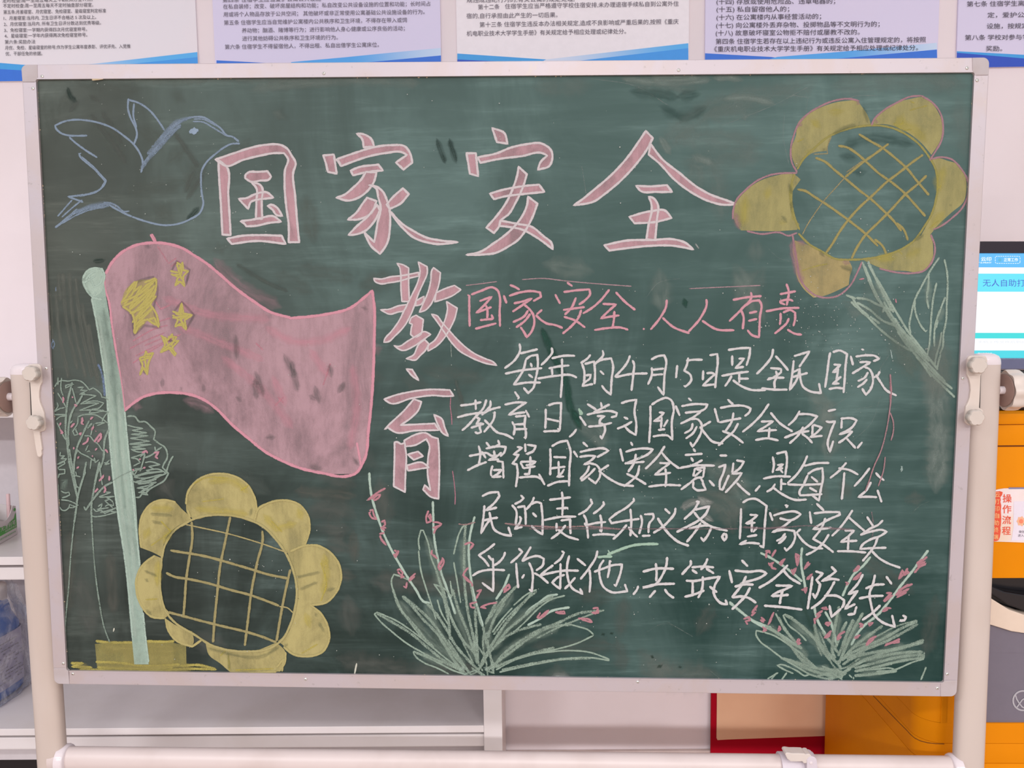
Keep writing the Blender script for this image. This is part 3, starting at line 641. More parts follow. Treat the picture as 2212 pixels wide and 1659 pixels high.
# ---- chalk data: one block per drawn thing. A block is a list of (op, colour, width, density, "x,y x,y ...; ...") in view units
WL='DCD3D5'; WB='DCDCDC'; PK='B9949B'; PL='DB9EAC'; BL='90A3B6'; GR='A9C2B3'; GL='B6CDBF'; YE='B9AE62'; YL='C2B76C'; DP='B98290'
BLK=[]
def blk(name,label,view,*ops): BLK.append((name,label,view,ops))
blk('chalk_dust_smears','grey smears of wiped chalk dust over the board',(80,160,1020),
('b','677069',40,.22,"40,80 60,200 90,330; 200,40 350,60 500,70; 250,190 330,300 430,430; 460,250 620,330; 620,90 700,130; 700,560 760,440 800,400; 530,600 640,690; 300,560 360,640; 820,830 900,800; 1100,170 1180,210; 150,60 110,200; 600,430 700,330; 900,420 1000,300; 400,560 700,500; 1250,560 1300,800; 1500,1000 1700,940"),
('b','7C8A83',24,.30,"1000,80 1120,50 1300,35 1600,30 1800,40; 1060,60 1250,40 1400,30; 100,20 600,22 1200,14; 1100,180 1160,205; 440,30 800,25"),
('b','626963',12,.3,"250,190 340,300 420,420; 300,170 400,330; 690,560 740,450; 700,590 780,470; 150,180 200,120; 240,100 300,130; 640,270 760,440"),
('b','33433E',12,.38,"140,60 160,110 190,130; 1870,300 1915,420; 1930,300 1965,420; 260,880 320,870; 700,690 760,620"))
blk('chalk_dust_smears',None,(1100,160,1020),
('b','7A8B85',46,.22,"700,360 850,220 1050,120 1300,80 1450,30; 750,300 900,300 1200,330; 950,400 980,560 1000,700; 1150,760 1160,900; 850,400 900,560; 550,30 900,60; 1500,60 1800,30 2100,40; 1950,20 2150,60; 1050,1100 1200,900; 900,200 1200,150; 800,420 1200,380; 2100,100 2140,400; 100,60 400,50"),
('b','85958E',16,.35,"520,20 700,40 950,25; 950,20 1050,18 1100,30; 660,20 900,18; 1000,120 1100,110 1250,140; 700,290 760,380; 850,380 960,420; 1100,190 1110,220"),
('s','A5AEA9',1.5,.35,"1290,180 1285,300 1310,420; 380,20 600,60 750,150; 1330,100 1400,110 1380,250; 1000,240 1250,140 1400,60; 340,430 360,560; 1500,200 1600,110 1730,100; 1200,800 1260,860 1330,880"),
('b','2F4A44',22,.18,"700,150 820,200 930,150; 780,110 900,90; 560,80 800,110; 1560,340 1700,300 1900,330; 1540,380 1640,400; 1600,460 1680,455"))
blk('chalk_dust_smears',None,(1100,560,1020),
('b','7F8F88',44,.28,"1460,620 1500,800 1490,950; 900,950 1080,1080 1100,1171; 300,760 420,830 430,900; 1050,20 1200,300; 700,40 720,260; 1380,620 1500,680; 150,20 400,60; 1560,200 1700,260; 600,1000 740,900"),
('b','84928B',50,.36,"1960,420 2010,700 2000,1100; 1480,680 1490,800; 980,960 1080,1060"),
('b','2F4F45',16,.55,"150,320 210,460 260,560 290,700 340,800; 815,180 830,230; 290,700 330,760"),
('s','93A19B',1.4,.35,"380,560 420,470 560,440; 640,180 700,110 800,90; 1500,700 1700,560 1780,450; 1740,640 1700,760 1600,860; 1560,820 1640,700 1700,690; 1870,560 1890,590"))
blk('chalk_dust_smears',None,(1100,960,1020),
('b','727A73',60,.30,"880,220 1020,300 1050,420; 600,960 700,1060 1000,1090; 1550,170 1600,260; 1240,300 1290,420; 1380,150 1500,260; 960,150 1100,200; 150,1080 300,1085; 1850,260 1950,250"),
('b','8F9590',15,.5,"800,300 850,275 960,270; 810,290 830,310; 880,240 930,290; 900,330 960,360; 200,1085 290,1090"),
('b','616A64',34,.22,"540,700 520,910; 880,900 960,740; 300,700 500,720; 1950,1000 2000,700; 1600,500 1900,700; 500,900 540,1080; 100,950 500,940"),
('s','8C9A93',1.4,.35,"640,880 720,840 860,900; 740,830 860,900; 1880,330 1920,290 1970,265; 940,1060 985,1095; 1930,1100 1950,1040"),
('b','2E4038',8,.5,"430,895 450,885; 470,890 490,880; 370,900 400,895; 690,1050 720,1030; 790,1045 810,1040; 660,990 680,1000"))
blk('chalk_dust_smears',None,(80,960,1020),
('b','6C706A',44,.24,"1250,330 1400,300 1500,340; 1300,390 1480,400; 1340,450 1480,500; 1550,640 1800,650 2200,680; 1400,1000 1700,1060 2100,1070; 1450,700 1480,900; 560,140 640,260; 1250,60 1500,200; 200,600 260,900; 700,900 900,950; 1600,150 1640,400"),
('b','6A6C64',24,.25,"160,400 140,800; 340,500 360,800; 1200,220 1500,240; 1350,600 1500,620; 1480,400 1490,560"))
blk('chalk_dust_smears',None,(80,560,1020),
('b','6F746C',9,.36,"90,120 100,320 150,560; 120,60 140,300 190,520; 150,60 170,300 230,560; 180,80 200,280 260,560; 210,200 230,330 280,560; 100,60 110,200; 60,150 70,400; 240,300 290,600"),
('b','66726C',34,.22,"900,1000 1100,1100; 1700,560 1850,600; 1950,600 1990,800; 1500,540 1640,560; 1100,60 1300,160; 1200,40 1500,90; 600,760 760,900; 500,860 640,1000; 1800,520 2100,560; 1480,880 1600,980"),
('b','5c6660',9,.35,"1960,560 2000,700; 930,20 1100,120 1180,150"),
('s','8AA0B8',2,.6,"72,375 82,395 75,420 68,405 75,380; 88,130 88,150"))
def title(label,view,s,extra=()):
    blk('chalk_title_character',label,view,('f',PK,0,.86,s),('o',WL,view[2]*.0062+1.2,.92,s),*extra)
VA=(440,270,560)
title('large outlined title character in pink and white, first of the top row beside the bird',VA,
"125,300 190,350 210,600 230,940 160,935 145,650 130,420; 100,295 260,240 400,195 520,170 680,180 715,205 750,260 785,325 765,400 780,600 800,850 815,1000 725,1000 725,850 705,700 690,500 695,380 720,290 685,240 600,240 480,262 330,300 195,350; 200,970 330,945 500,940 665,945 700,1015 450,990 240,1015; 355,430 380,405 460,400 545,395 575,440 560,462 480,475 405,485 355,455; 405,485 490,520 500,540 495,640 500,800 445,800 450,650 450,540; 300,630 360,625 440,590 540,575 595,620 500,632 440,640 405,655 380,715 330,665; 545,690 575,680 620,700 670,775 625,770 585,720; 315,820 400,810 480,795 600,780 660,825 560,835 450,860 365,865 340,835")
title('large outlined title character in pink and white, second of the top row',VA,
"1305,75 1345,75 1430,120 1455,185 1365,190 1350,115; 1020,260 1110,252 1135,415 1060,400 1040,320; 1140,290 1300,235 1450,190 1600,172 1720,185 1765,250 1780,320 1705,380 1640,320 1735,255 1700,235 1550,240 1400,270 1280,310 1175,350; 1255,390 1310,365 1490,338 1530,388 1400,400 1275,430; 1385,400 1475,405 1450,490 1390,570 1320,620 1240,645 1130,620 1190,600 1280,530 1340,470; 1395,620 1475,650 1430,750 1320,805 1230,808 1310,740 1350,680; 1480,680 1505,730 1450,830 1390,895 1290,935 1235,938 1300,870 1400,780; 1410,510 1470,540 1490,620 1510,700 1480,850 1470,920 1455,1000 1370,915 1430,1035 1505,1100 1560,1020 1590,850 1585,720 1555,620 1530,570 1490,535; 1700,540 1750,590 1680,670 1590,715 1560,680 1620,610; 1595,740 1690,840 1800,910 1900,960 2020,985 2170,1000 1980,1015 1900,1000 1800,965 1700,880 1640,810",
(('s',WL,4.5,.9,"1125,290 1150,315 1170,355"),))
VB=(1000,250,560)
title('large outlined title character in pink and white, third of the top row',VB,
"250,105 355,150 380,238 290,225; 30,320 110,320 130,515 60,495; 125,355 290,320 400,275 530,245 680,240 755,300 760,380 740,425 640,460 660,400 720,340 680,320 500,345 300,370 150,402; 475,435 545,500 515,600 450,740 390,840 320,900 310,940 265,1000 200,955 300,840 370,740 430,610 465,500; 230,665 330,635 520,600 650,588 695,650 500,670 350,690 265,712; 320,895 480,925 580,945 690,1030 755,1085 768,1140 690,1080 600,1020 500,970 400,950 310,940; 555,690 635,750 600,850 545,960 480,1050 380,1120 280,1170 160,1185 30,1188 150,1160 260,1090 370,1010 460,920 530,810 550,750")
title('large outlined title character in pink and white, last of the top row touching the sunflower',VB,
"1560,130 1620,190 1580,270 1480,410 1350,550 1220,660 1120,730 945,765 1010,720 1120,630 1250,520 1400,360 1500,220; 1600,240 1700,370 1850,490 2000,610 2130,680 2230,715 2338,754 2230,760 2100,730 1960,660 1800,540 1680,410 1585,330; 1478,597 1600,603 1740,592 1785,650 1650,650 1515,640; 1420,862 1600,815 1725,810 1780,872 1650,905 1465,918; 1585,692 1620,700 1660,750 1655,890 1640,1060 1565,1055 1590,900 1610,820 1605,740; 1205,1105 1400,1065 1620,1060 1800,1055 1900,1085 1965,1140 1800,1110 1600,1110 1400,1130 1250,1150")
VC=(780,550,320)
title('large outlined pink and white title character below the top row, beside the flag',VC,
"190,355 290,365 450,330 600,315 740,290 860,265 860,320 730,350 570,395 420,420 290,435 200,390; 535,130 620,150 710,200 710,400 720,700 610,700 595,500 590,280 575,190; 290,825 420,815 560,765 690,745 640,835 540,860 440,890; 820,690 940,620 930,700 900,740 815,765; 855,110 985,180 990,260 930,420 850,600 800,750 740,900 650,1060 500,1220 410,1300 340,1310 350,1270 450,1150 560,1000 650,820 750,620 850,400 880,250; 1080,195 1185,270 1170,400 1110,600 1030,760 960,830 870,860 940,700 1000,560 1040,400 1060,230; 1120,570 1250,510 1395,460 1490,525 1370,610 1220,670 1100,705; 750,945 820,905 870,935 930,970 915,1100 900,1180 850,1220 790,1230 740,1190 750,1100 765,1040 720,1020; 490,1360 560,1370 700,1290 830,1210 950,1150 1040,1190 930,1270 800,1360 610,1430; 950,1270 1010,1330 960,1430 880,1510 820,1570 670,1555 790,1490 830,1400 860,1340; 1275,700 1435,800 1400,950 1330,1100 1230,1260 1120,1370 1000,1440 1000,1370 1100,1280 1200,1100 1270,920 1290,800; 1050,890 1130,910 1200,1000 1330,1150 1500,1330 1680,1470 1870,1560 1970,1600 2025,1655 1850,1620 1650,1540 1450,1420 1350,1310 1230,1140 1120,980",
(('s','9aa89f',1.5,.6,"1340,1330 1345,1450 1352,1530"),))
VD=(780,790,400)
title('large outlined pink and white title character, lowest one, beside the flag corner',VD,
"540,40 610,45 690,175 620,130; 275,400 400,355 600,310 800,285 1060,290 1105,360 1040,365 850,355 600,390 340,445; 630,400 720,430 690,520 600,620 470,710 880,690 930,770 650,775 410,795 320,740 280,760 370,670 500,550 580,460; 870,585 960,630 1000,740 1040,840 980,810 920,710; 400,915 430,910 480,935 520,920 540,1080 530,1300 525,1510 390,1440 395,1250 400,1050; 515,895 620,835 780,805 850,850 920,870 930,1000 935,1200 925,1590 840,1570 740,1480 760,1425 830,1490 795,1300 800,1100 815,950 780,875 640,950 530,965; 555,1060 680,1025 740,1080 630,1125; 545,1190 740,1160 810,1215 560,1255")
blk('chalk_guide_line','thin brown pink chalk guide lines',VD,('s',DP,1.8,.7,"1072,375 1065,480 1080,600 1085,705; 1092,1255 1115,1420 1125,1560 1122,1660"))
blk('chalk_guide_line','thin pale guide lines above the pink slogan',VB,('s','B89AA0',2,.7,"25,1448 140,1435 290,1415; 505,1398 680,1388 880,1410 1200,1438 1440,1455; 1930,1475 2200,1463 2540,1448"),('s','A9AFAB',3,.6,"1982,1090 2015,1135"))
V=(80,180,480)
blk('chalk_bird','outline of a flying dove in pale blue chalk',V,
('s',BL,4.2,.82,"500,520 400,522 310,518 230,490 185,440 180,420 270,380 400,362 500,370 640,400 760,450 860,520 960,605 1020,690 1050,770 1048,850; 320,535 380,590 460,650 600,740; 440,695 418,700 425,720 520,810 610,890 680,960 670,1000 620,1060 540,1095 430,1115 310,1128 460,1183; 910,150 905,250 935,350 985,450 995,500 965,610; 965,200 960,330 990,440; 915,165 1000,190 1110,260 1190,350 1270,470; 1035,890 1060,800 1120,720 1220,600 1300,500 1400,400 1480,355 1560,335 1660,340 1760,400 1830,450 1890,520 1940,530 2010,580; 2020,600 1940,602 1860,640 1780,700 1680,795 1640,870 1632,980 1640,1100 1655,1200 1620,1290 1530,1350 1400,1400 1260,1412 1120,1385 980,1340 860,1290 760,1235 690,1200 600,1220 480,1250 380,1290 260,1380 180,1438"),
('s',BL,3.4,.75,"600,890 680,975 640,1040; 1550,380 1650,385 1750,440 1880,520; 1560,355 1660,360 1780,420; 660,1185 740,1195 800,1225 860,1275 920,1272; 350,1160 280,1240 205,1325; 450,1160 350,1240 245,1335; 400,1250 330,1310 180,1435; 650,1230 480,1275 360,1330 250,1395; 690,960 670,1010 600,1075 420,1125; 440,730 560,830 665,945; 1140,630 1165,620"),
('s',BL,9,.62,"1040,850 1100,760 1180,680 1260,590 1340,500 1430,410; 1100,710 1200,590 1290,480 1400,390 1500,350; 1200,620 1300,540 1380,450; 500,1235 620,1215 720,1215; 380,1290 500,1245 680,1225"),
('f',BL,0,.95,"1512,480 1530,455 1550,450 1565,435 1580,450 1605,455 1608,478 1595,482 1585,500 1560,512 1540,498 1520,500"),
('b',BL,7,.3,"350,1290 600,1200 700,1190 850,1260; 1200,600 1400,370 1550,340"))
blk('chalk_fold','pink tick above the flag',V,('s',PL,5,.8,"1140,1498 1165,1540 1185,1575"))
V=(160,500,700)
blk('chalk_flag','large waving pink chalk flag with a brighter outline',V,
('f','AA8C93',0,.95,"215,290 260,210 330,140 420,95 520,78 640,85 740,115 830,170 900,215 980,280 1100,385 1230,480 1340,550 1480,590 1620,580 1750,560 1880,525 1970,460 2035,405 2050,520 2050,700 2045,900 2035,1100 2010,1350 1980,1560 1915,1655 1700,1650 1560,1620 1420,1565 1300,1500 1200,1420 1080,1320 960,1200 880,1145 800,1115 690,1100 560,1105 470,1130 400,1175 345,1225 330,1100 300,900 260,650 230,450 205,350"),
('b','AA8C93',26,.35,"950,180 1050,300 1250,440 1420,520; 740,1150 860,1170 960,1240; 380,1180 470,1200; 2060,760 2080,850"),
('b','DFA0AE',18,.30,"600,450 900,560 1350,600; 700,640 1000,760 1300,880; 1300,650 1500,750 1700,740 1900,650; 1000,850 1250,1050 1500,1350; 1900,900 1930,1200 1880,1500; 1350,980 1450,1200; 1600,800 1750,1000"),
('s','D595A2',3.5,.55,"570,100 640,210; 400,750 480,700 560,660 640,640; 380,800 500,740 620,690; 420,850 560,780 700,710; 480,780 600,730; 500,830 620,760 730,700; 560,620 660,590; 400,900 470,850; 640,220 700,180; 660,240 720,200; 550,470 590,530 660,500; 1700,1050 1750,900; 1370,1190 1430,1130; 1240,760 1290,810; 1390,1130 1430,1170"),
('s',PL,6.2,.93,"215,290 260,210 330,140 420,95 520,78 640,85 740,115 830,170 900,215 980,280 1100,385 1230,480 1340,550 1480,590; 1465,593 1620,580 1750,560 1880,525 1970,460 2035,405 2050,520 2050,700 2045,900 2035,1100 2010,1350 1980,1560 1915,1655 1850,1672 1700,1650 1560,1620 1420,1565 1300,1500 1200,1420 1080,1320 960,1200 880,1145 800,1115 690,1100 560,1105 470,1130 400,1175 335,1230"),
('s',PL,4.6,.95,"205,330 212,400 230,450 260,650 300,900 330,1100 345,1225; 520,20 550,70; 1930,1440 1960,1600"),
('b','4d5a56',14,.30,"1100,700 1110,880; 1430,830 1510,1000; 1230,950 1300,1130; 1640,1050 1680,1180; 880,1040 890,1100; 600,1000 605,1070; 720,1060 740,1090; 1960,520 2010,530; 1100,1130 1150,1160; 1480,880 1530,1100; 1380,1400 1300,1410; 1600,1600 1700,1620; 1900,1540 1950,1600; 440,1010 460,1015; 480,100 530,110; 1740,900 1760,1000; 1230,1000 1250,1150; 1800,1110 1850,1020; 1600,1120 1660,1150"))
blk('chalk_star','large yellow chalk star scribbled on the flag',V,
('f','B5AB66',0,.55,'350,400 420,340 540,325 570,370 540,430 530,500 580,640 500,610 420,700 390,560 320,500'),('b','35463f',6,.25,"360,400 440,340 540,310 570,400 545,520 590,660 480,640 410,710 380,560 310,500"),
('s',YL,4.6,.92,"320,490 370,420 430,340 400,420 340,500 420,400 460,370 380,520 480,380 550,330 440,470 370,540 460,470 550,370 470,490 400,560 500,470 555,400 480,510 400,620 500,520 560,440 430,590 410,650 500,560 540,520 440,600; 560,320 560,370 540,450 520,500 560,560 580,640 545,630 500,600 470,610 410,690 415,640 395,560 330,510; 360,420 400,360 420,340; 480,350 550,320 565,350; 480,620 440,650 415,700; 510,600 550,590 570,640 580,655; 330,480 440,430 540,350; 380,560 470,520 550,450; 340,510 420,470 530,390"))
blk('chalk_star','small yellow chalk star, topmost on the flag',V,('b','35463f',5,.28,"660,280 700,200 790,260 760,380"),('s',YL,4.4,.92,"655,270 710,280 740,210 745,265 780,270 745,310 755,375 725,340 690,370 710,310 660,290; 700,210 730,230 730,290 700,330; 670,300 740,290; 700,340 750,350; 700,220 735,330"))
blk('chalk_star','small yellow chalk star, second on the flag',V,('b','35463f',5,.28,"670,560 735,480 820,570 760,680"),('s',YL,4.4,.92,"670,545 715,560 735,490 745,560 805,570 755,605 765,670 725,630 690,650 710,600 670,570; 690,560 770,580 720,600 760,640 700,640; 735,510 730,600 750,650; 670,590 780,575"))
blk('chalk_star','small yellow chalk star, third on the flag',V,('b','35463f',6,.4,"590,720 700,760 640,820"),('s',YL,4.2,.88,"590,710 640,740 670,700 680,750 715,745 670,790 690,850 650,800 590,825 620,770 600,720; 620,720 650,800; 600,810 680,750; 640,720 700,720 660,780; 600,820 655,790 700,840"))
blk('chalk_star','small yellow chalk star, lowest on the flag',V,('b','35463f',6,.4,"450,880 490,980"),('s',YL,4.4,.88,"445,865 480,850 490,815 500,840 540,830 510,890 500,975 475,930 450,980 465,900 445,865; 470,860 520,850; 480,850 500,980; 460,880 520,860"))
blk('chalk_flagpole','pale green chalk flagpole with a round knob on top',V,
('f','9DB3A6',0,.85,"120,455 205,350 215,420 245,600 275,800 315,1000 345,1230 365,1450 387,1580 419,1815 435,2050 451,2282 470,2598 486,2806 510,2955 411,2955 397,2806 382,2645 354,2334 324,2052 279,1815 251,1580 242,1400 230,1200 205,900 170,650"),
('f','A9BEB0',0,.85,"60,300 90,262 140,248 190,255 215,300 205,350 180,420 120,452 85,410 55,350"),
('s',GL,4.5,.8,"120,455 150,600 175,750 205,950 230,1200 250,1500 283,1800 360,2334 400,2780; 345,1230 370,1500 400,1800 430,2100 448,2282; 60,320 90,270 140,250 190,255 210,300; 60,340 100,420 130,450 150,410; 100,300 140,380 180,350 200,290; 80,330 110,290 150,270; 70,350 150,300; 470,2600 490,2800 508,2940; 180,465 195,465; 120,450 190,465"),
('b','C3D6C8',10,.4,"160,560 230,1000 260,1300 300,1700 360,2200 420,2780; 300,1100 330,1500 380,2000 450,2600"),
('b','6F8278',7,.18,"200,520 270,1000 300,1400 350,1900; 90,400 120,440"))
V=(100,780,466.67)
TG='95A89B'
blk('chalk_tree','tall tree in thin pale green chalk with pink blossoms, behind the flagpole',V,
('s',TG,2.6,.8,"85,265 120,215 160,200 220,205 290,195 350,205 410,255 440,295 480,275 520,300 560,340 570,370 600,375 635,400; 158,170 150,230 155,310 175,355; 190,255 230,240 280,235 250,250 200,275 200,240; 115,325 150,380 180,430 210,490; 265,275 285,350 305,430; 320,270 380,268 350,300 420,300 340,340 400,330; 350,340 430,345 510,355 400,410 350,440 440,430 540,430 430,470 340,505 450,500 590,505 480,530 440,530 460,500 540,480 590,430 520,410 400,420; 110,425 120,450 80,520 130,490 190,475; 75,548 210,548; 100,605 130,575 205,560; 110,630 150,710 190,790 215,820; 320,575 360,555 430,545 500,550 560,580 610,620 640,640; 325,580 320,640 290,690 270,720 290,760 325,750 300,700 310,690; 480,535 570,515 640,520; 500,640 560,630 600,630 520,660; 640,520 600,560 570,620; 270,610 240,640"),
('s',TG,2.6,.8,"490,640 470,700 455,760; 390,765 450,770 480,810 530,850 570,910 590,930; 400,920 430,860; 415,930 440,920 450,930; 315,905 350,940 420,975 460,1000 485,1020 495,990 500,1040 540,1010; 460,1010 450,1105; 590,1040 650,1050 600,1060 650,1010; 545,1030 560,1180 575,1270; 145,930 140,970 190,970 150,1000 210,1000 190,1020 110,1060 180,1020 190,1050 120,1090 130,1110 190,1110 190,1150 130,1160 120,1200; 120,1260 125,1430; 150,1330 200,1350 230,1340 240,1370 200,1390 160,1400; 150,1420 230,1430 300,1460 325,1475 270,1500 230,1500; 135,1490 160,1525 190,1530 230,1500 240,1470 300,1490; 260,1190 310,1170 300,1130; 290,1170 350,1185; 315,1280 330,1300; 480,1510 510,1540 560,1530 600,1560 720,1500 600,1540 550,1550; 450,1560 480,1590 540,1590 600,1580 720,1545 660,1540; 530,1490 570,1460 560,1500 520,1520 640,1500; 540,1390 660,1345 600,1340; 545,1395 700,1385 620,1400 680,1440 690,1480 640,1470 600,1490; 640,1420 600,1430 680,1500"),
('s',TG,4.4,.75,"265,215 250,280 225,380 210,480 200,600 200,760 215,850 225,950 240,1060 260,1150 290,1280 320,1400; 370,350 330,420 290,470 255,540 235,620 225,740 230,870; 440,610 400,690 360,780 320,870 300,950 285,1050 280,1170; 640,700 600,800 590,900 590,960 570,1050 530,1130 500,1240 480,1360 465,1450 465,1660; 235,900 260,1050 285,1180 310,1300; 545,1030 525,1120 500,1240; 680,1240 600,1280 540,1340 470,1430 405,1525 385,1490; 410,1030 380,1190; 400,1130 350,1280 320,1400 305,1520 285,1660; 470,635 420,690; 320,905 300,960"),
('s',TG,1.8,.6,"870,1125 780,1165 680,1225"),
('b','8ba093',13,.35,"150,1220 200,1230 180,1290 200,1330; 150,1040 150,1080; 580,700 600,740"),
('s','7F94B4',5,.65,"530,30 560,100 580,180 590,260 600,360"),('s',TG,3,.65,"120,165 120,245; 285,1650 250,2000 230,2300 195,2700 190,2950; 465,1660 480,1900 500,2150 540,2450 600,2750 650,2880"),
('s',TG,3.6,.8,"825,570 860,562 910,570 950,620 1010,620 1070,670 1115,720 1110,760 1100,800 1150,840 1210,880 1240,950 1235,1000 1205,1050 1190,1090 1220,1120 1250,1150 1210,1220 1130,1270 1060,1310 1020,1350 1040,1370 980,1360 950,1395 915,1395; 1300,970 1270,1020 1230,1130; 1110,875 1120,920; 1185,880 1140,910 1080,960 1010,990; 1010,950 990,1030 960,1130"),
('s',TG,3.0,.8,"830,655 880,670 990,690 880,710 1030,735 870,750 1045,765 860,790 1060,820 850,850 1075,855 880,880 1020,900 870,905 940,930 1010,930; 870,990 950,965 1010,940 960,980; 865,990 940,1010 960,1040 890,1075; 1010,1040 1060,1030 1165,1060 1050,1080 1110,1110; 900,1105 990,1100 880,1130 900,1170 930,1120; 1040,1140 1200,1130 1000,1160 900,1190 980,1200 1180,1160 1000,1210 910,1240 1060,1220 1160,1180 1040,1240 940,1260 1130,1240 1020,1280 930,1300 1050,1310 960,1340 1100,1260; 1020,1120 1160,1110 1230,1150 1100,1200; 880,1230 960,1250 1130,1210; 1060,1130 900,1180; 940,1345 1020,1345"),
('s','C594A0',4.4,.85,"170,365 180,410; 165,410 180,425; 262,375 275,365; 285,445 310,455 295,470; 370,575 365,640 385,650; 355,640 380,600; 450,600 475,570 465,590; 150,630 135,660; 250,680 290,635; 140,700 170,735 145,740; 485,665 465,710; 345,760 355,735 335,750; 505,720 510,715; 370,855 420,820 430,780; 490,830 555,740 560,780 520,830 550,810; 570,745 530,770; 280,880 283,905; 500,915 520,890; 600,905 620,920 630,940; 465,970 480,975; 320,1000 335,975; 310,1100 335,1080; 540,1230 590,1170 560,1210; 645,1175 645,1225; 495,1345 530,1305 505,1330; 590,1280 605,1310 590,1350; 980,940 1030,915; 1030,920 1035,945; 1100,940 1150,930 1120,980 1145,1000; 950,1010 968,1000; 880,1115 900,1112; 990,1100 1015,1085"))
V=(120,1000,660)
blk('chalk_ground','muddy yellow chalk ground block under the flagpole',V,
('b','A69D62',0,.62,""),('f','A0995F',0,.60,"285,1310 450,1300 640,1298 800,1295 945,1320 948,1470 700,1500 400,1505 300,1470"),('f','A69D62',0,.5,"480,1320 700,1300 850,1330 860,1480 500,1480"),
('s','C0B566',6,.7,"290,1290 400,1300 560,1300; 660,1290 780,1295 860,1290; 110,1450 200,1450 120,1475 260,1480 180,1495 400,1500; 290,1440 480,1450 640,1470 900,1460; 900,1470 1050,1465 1160,1495 1000,1490 800,1500 600,1505; 300,1480 600,1490 850,1480"),('b','A69D62',24,.5,"320,1480 600,1495 1000,1485; 150,1480 260,1490; 310,1340 900,1350"))
blk('chalk_sunflower','big yellow chalk flower with a grid centre, low at the left',V,
('f','ADA36F',0,.95,"945,300 955,220 1000,150 1070,100 1170,78 1290,95 1380,150 1440,250 1455,340 1440,435 1300,390 1150,375 990,400 955,370; 955,370 985,410 880,460 810,530 780,600 765,680 720,655 620,615 610,520 615,420 650,340 710,285 790,268 870,285 910,330; 720,670 770,690 775,740 755,830 760,930 780,1030 830,1090 780,1130 690,1110 620,1030 585,920 590,820 630,740; 1440,435 1455,350 1530,295 1650,270 1760,300 1820,370 1840,450 1825,540 1800,600 1670,655 1600,560 1510,470; 1680,650 1800,600 1900,600 1990,650 2050,730 2068,830 2030,940 1960,1010 1850,1030 1740,970 1745,870 1720,770 1695,700; 1740,975 1840,1025 1920,1090 1970,1180 1980,1280 1930,1370 1830,1400 1720,1385 1660,1330 1610,1290 1690,1220 1710,1120; 1085,1300 1250,1355 1420,1365 1600,1300 1665,1370 1660,1440 1620,1510 1430,1520 1280,1520 1190,1450 1110,1390; 795,1125 880,1180 990,1220 1000,1300 990,1330 880,1290 820,1220"),
('s','BFB47A',4.6,.85,"945,300 955,220 1000,150 1070,100 1170,78 1290,95 1380,150 1440,250 1455,340 1438,435; 955,340 975,395; 870,285 790,268 710,285 650,340 615,420 610,520 620,615; 720,670 630,740 590,820 585,920 620,1030 690,1110 790,1125; 1440,410 1470,330 1530,295 1650,270 1760,300 1820,370 1840,450 1825,540 1800,600; 1700,640 1800,600 1900,600 1990,650 2050,730 2068,830 2030,940 1960,1010 1850,1030; 1840,1025 1920,1090 1970,1180 1980,1280 1930,1370 1830,1400 1720,1385 1650,1330; 1665,1370 1660,1440 1620,1510; 795,1125 820,1220 880,1290 990,1330 1060,1280; 1400,1520 1600,1510; 1600,1480 1650,1420 1640,1510"),
('s','BAB07A',4.8,.85,"960,420 850,500 790,600 765,720 755,850 765,970 800,1080 870,1160 1000,1240 1130,1320 1250,1355 1400,1365 1530,1350 1640,1280 1700,1170 1735,1050 1745,900 1720,780 1670,660 1600,560 1500,460 1400,410 1270,380 1130,378 1030,395 900,460"),
('s','A79E70',5.4,.85,"1265,390 1230,560 1190,760 1170,950 1150,1150 1140,1300; 1495,490 1500,530 1460,720 1420,920 1395,1120 1370,1325; 1700,770 1670,900 1640,1050 1600,1290; 985,425 990,550 970,680 945,850 935,1000 925,1120; 830,633 900,645 970,655 1100,680 1230,715 1400,765 1550,810 1680,835; 800,795 850,820 960,840 1100,870 1270,920 1420,960 1530,1000 1620,1035; 815,1080 930,1110 1060,1145 1200,1180 1370,1220 1500,1260 1600,1300"),
('s','B5AA78',2.6,.8,"940,445 1080,475 1220,505 1350,540 1480,580 1680,650; 1620,1040 1680,1050 1720,1085"),
('b','C9BC66',15,.45,"1100,140 1280,130 1400,220; 1000,330 1200,350 1400,370; 680,330 860,330; 830,470 780,590; 1500,370 1600,480 1750,430; 1940,650 1960,800 1930,960; 1920,700 1980,760; 1800,1080 1850,1200; 740,700 740,900; 640,560 680,460; 1750,320 1790,420"),
('s','CFC15A',3.4,.5,"1250,1380 1260,1510; 1300,1500 1580,1490; 650,990 740,985; 760,420 840,500; 1340,200 1400,160; 1000,150 1080,110 1250,110; 690,600 860,480; 1560,420 1640,500; 1920,720 1960,880 1920,1000; 1780,1380 1900,1310; 1060,280 1220,260; 1190,1400 1230,1360"),
('b','6d7358',7,.32,"640,780 740,820; 650,1060 700,1100; 1960,930 2030,900; 1100,1340 1250,1380 1500,1400 1620,1330; 1980,760 2000,770; 1740,830 1920,790; 1760,920 1900,860; 690,420 780,440; 1420,320 1410,390; 1240,1360 1260,1500; 1900,1150 1950,1230; 1660,1340 1680,1300; 680,370 850,380; 1870,1080 1900,1120; 790,560 860,480; 640,840 680,860"))
blk('chalk_tick','short pale tick near the lower edge',V,('s','D8D8C8',3,.85,"2180,1450 2165,1528; 425,1195 418,1222"))
V=(780,1080,560)
FG='A3B8A8'
PB=[('s','C28C95',3.6,.85,"505,515 400,570 290,650 235,695 260,680 360,590; 430,600 340,700 320,680 420,620"),]
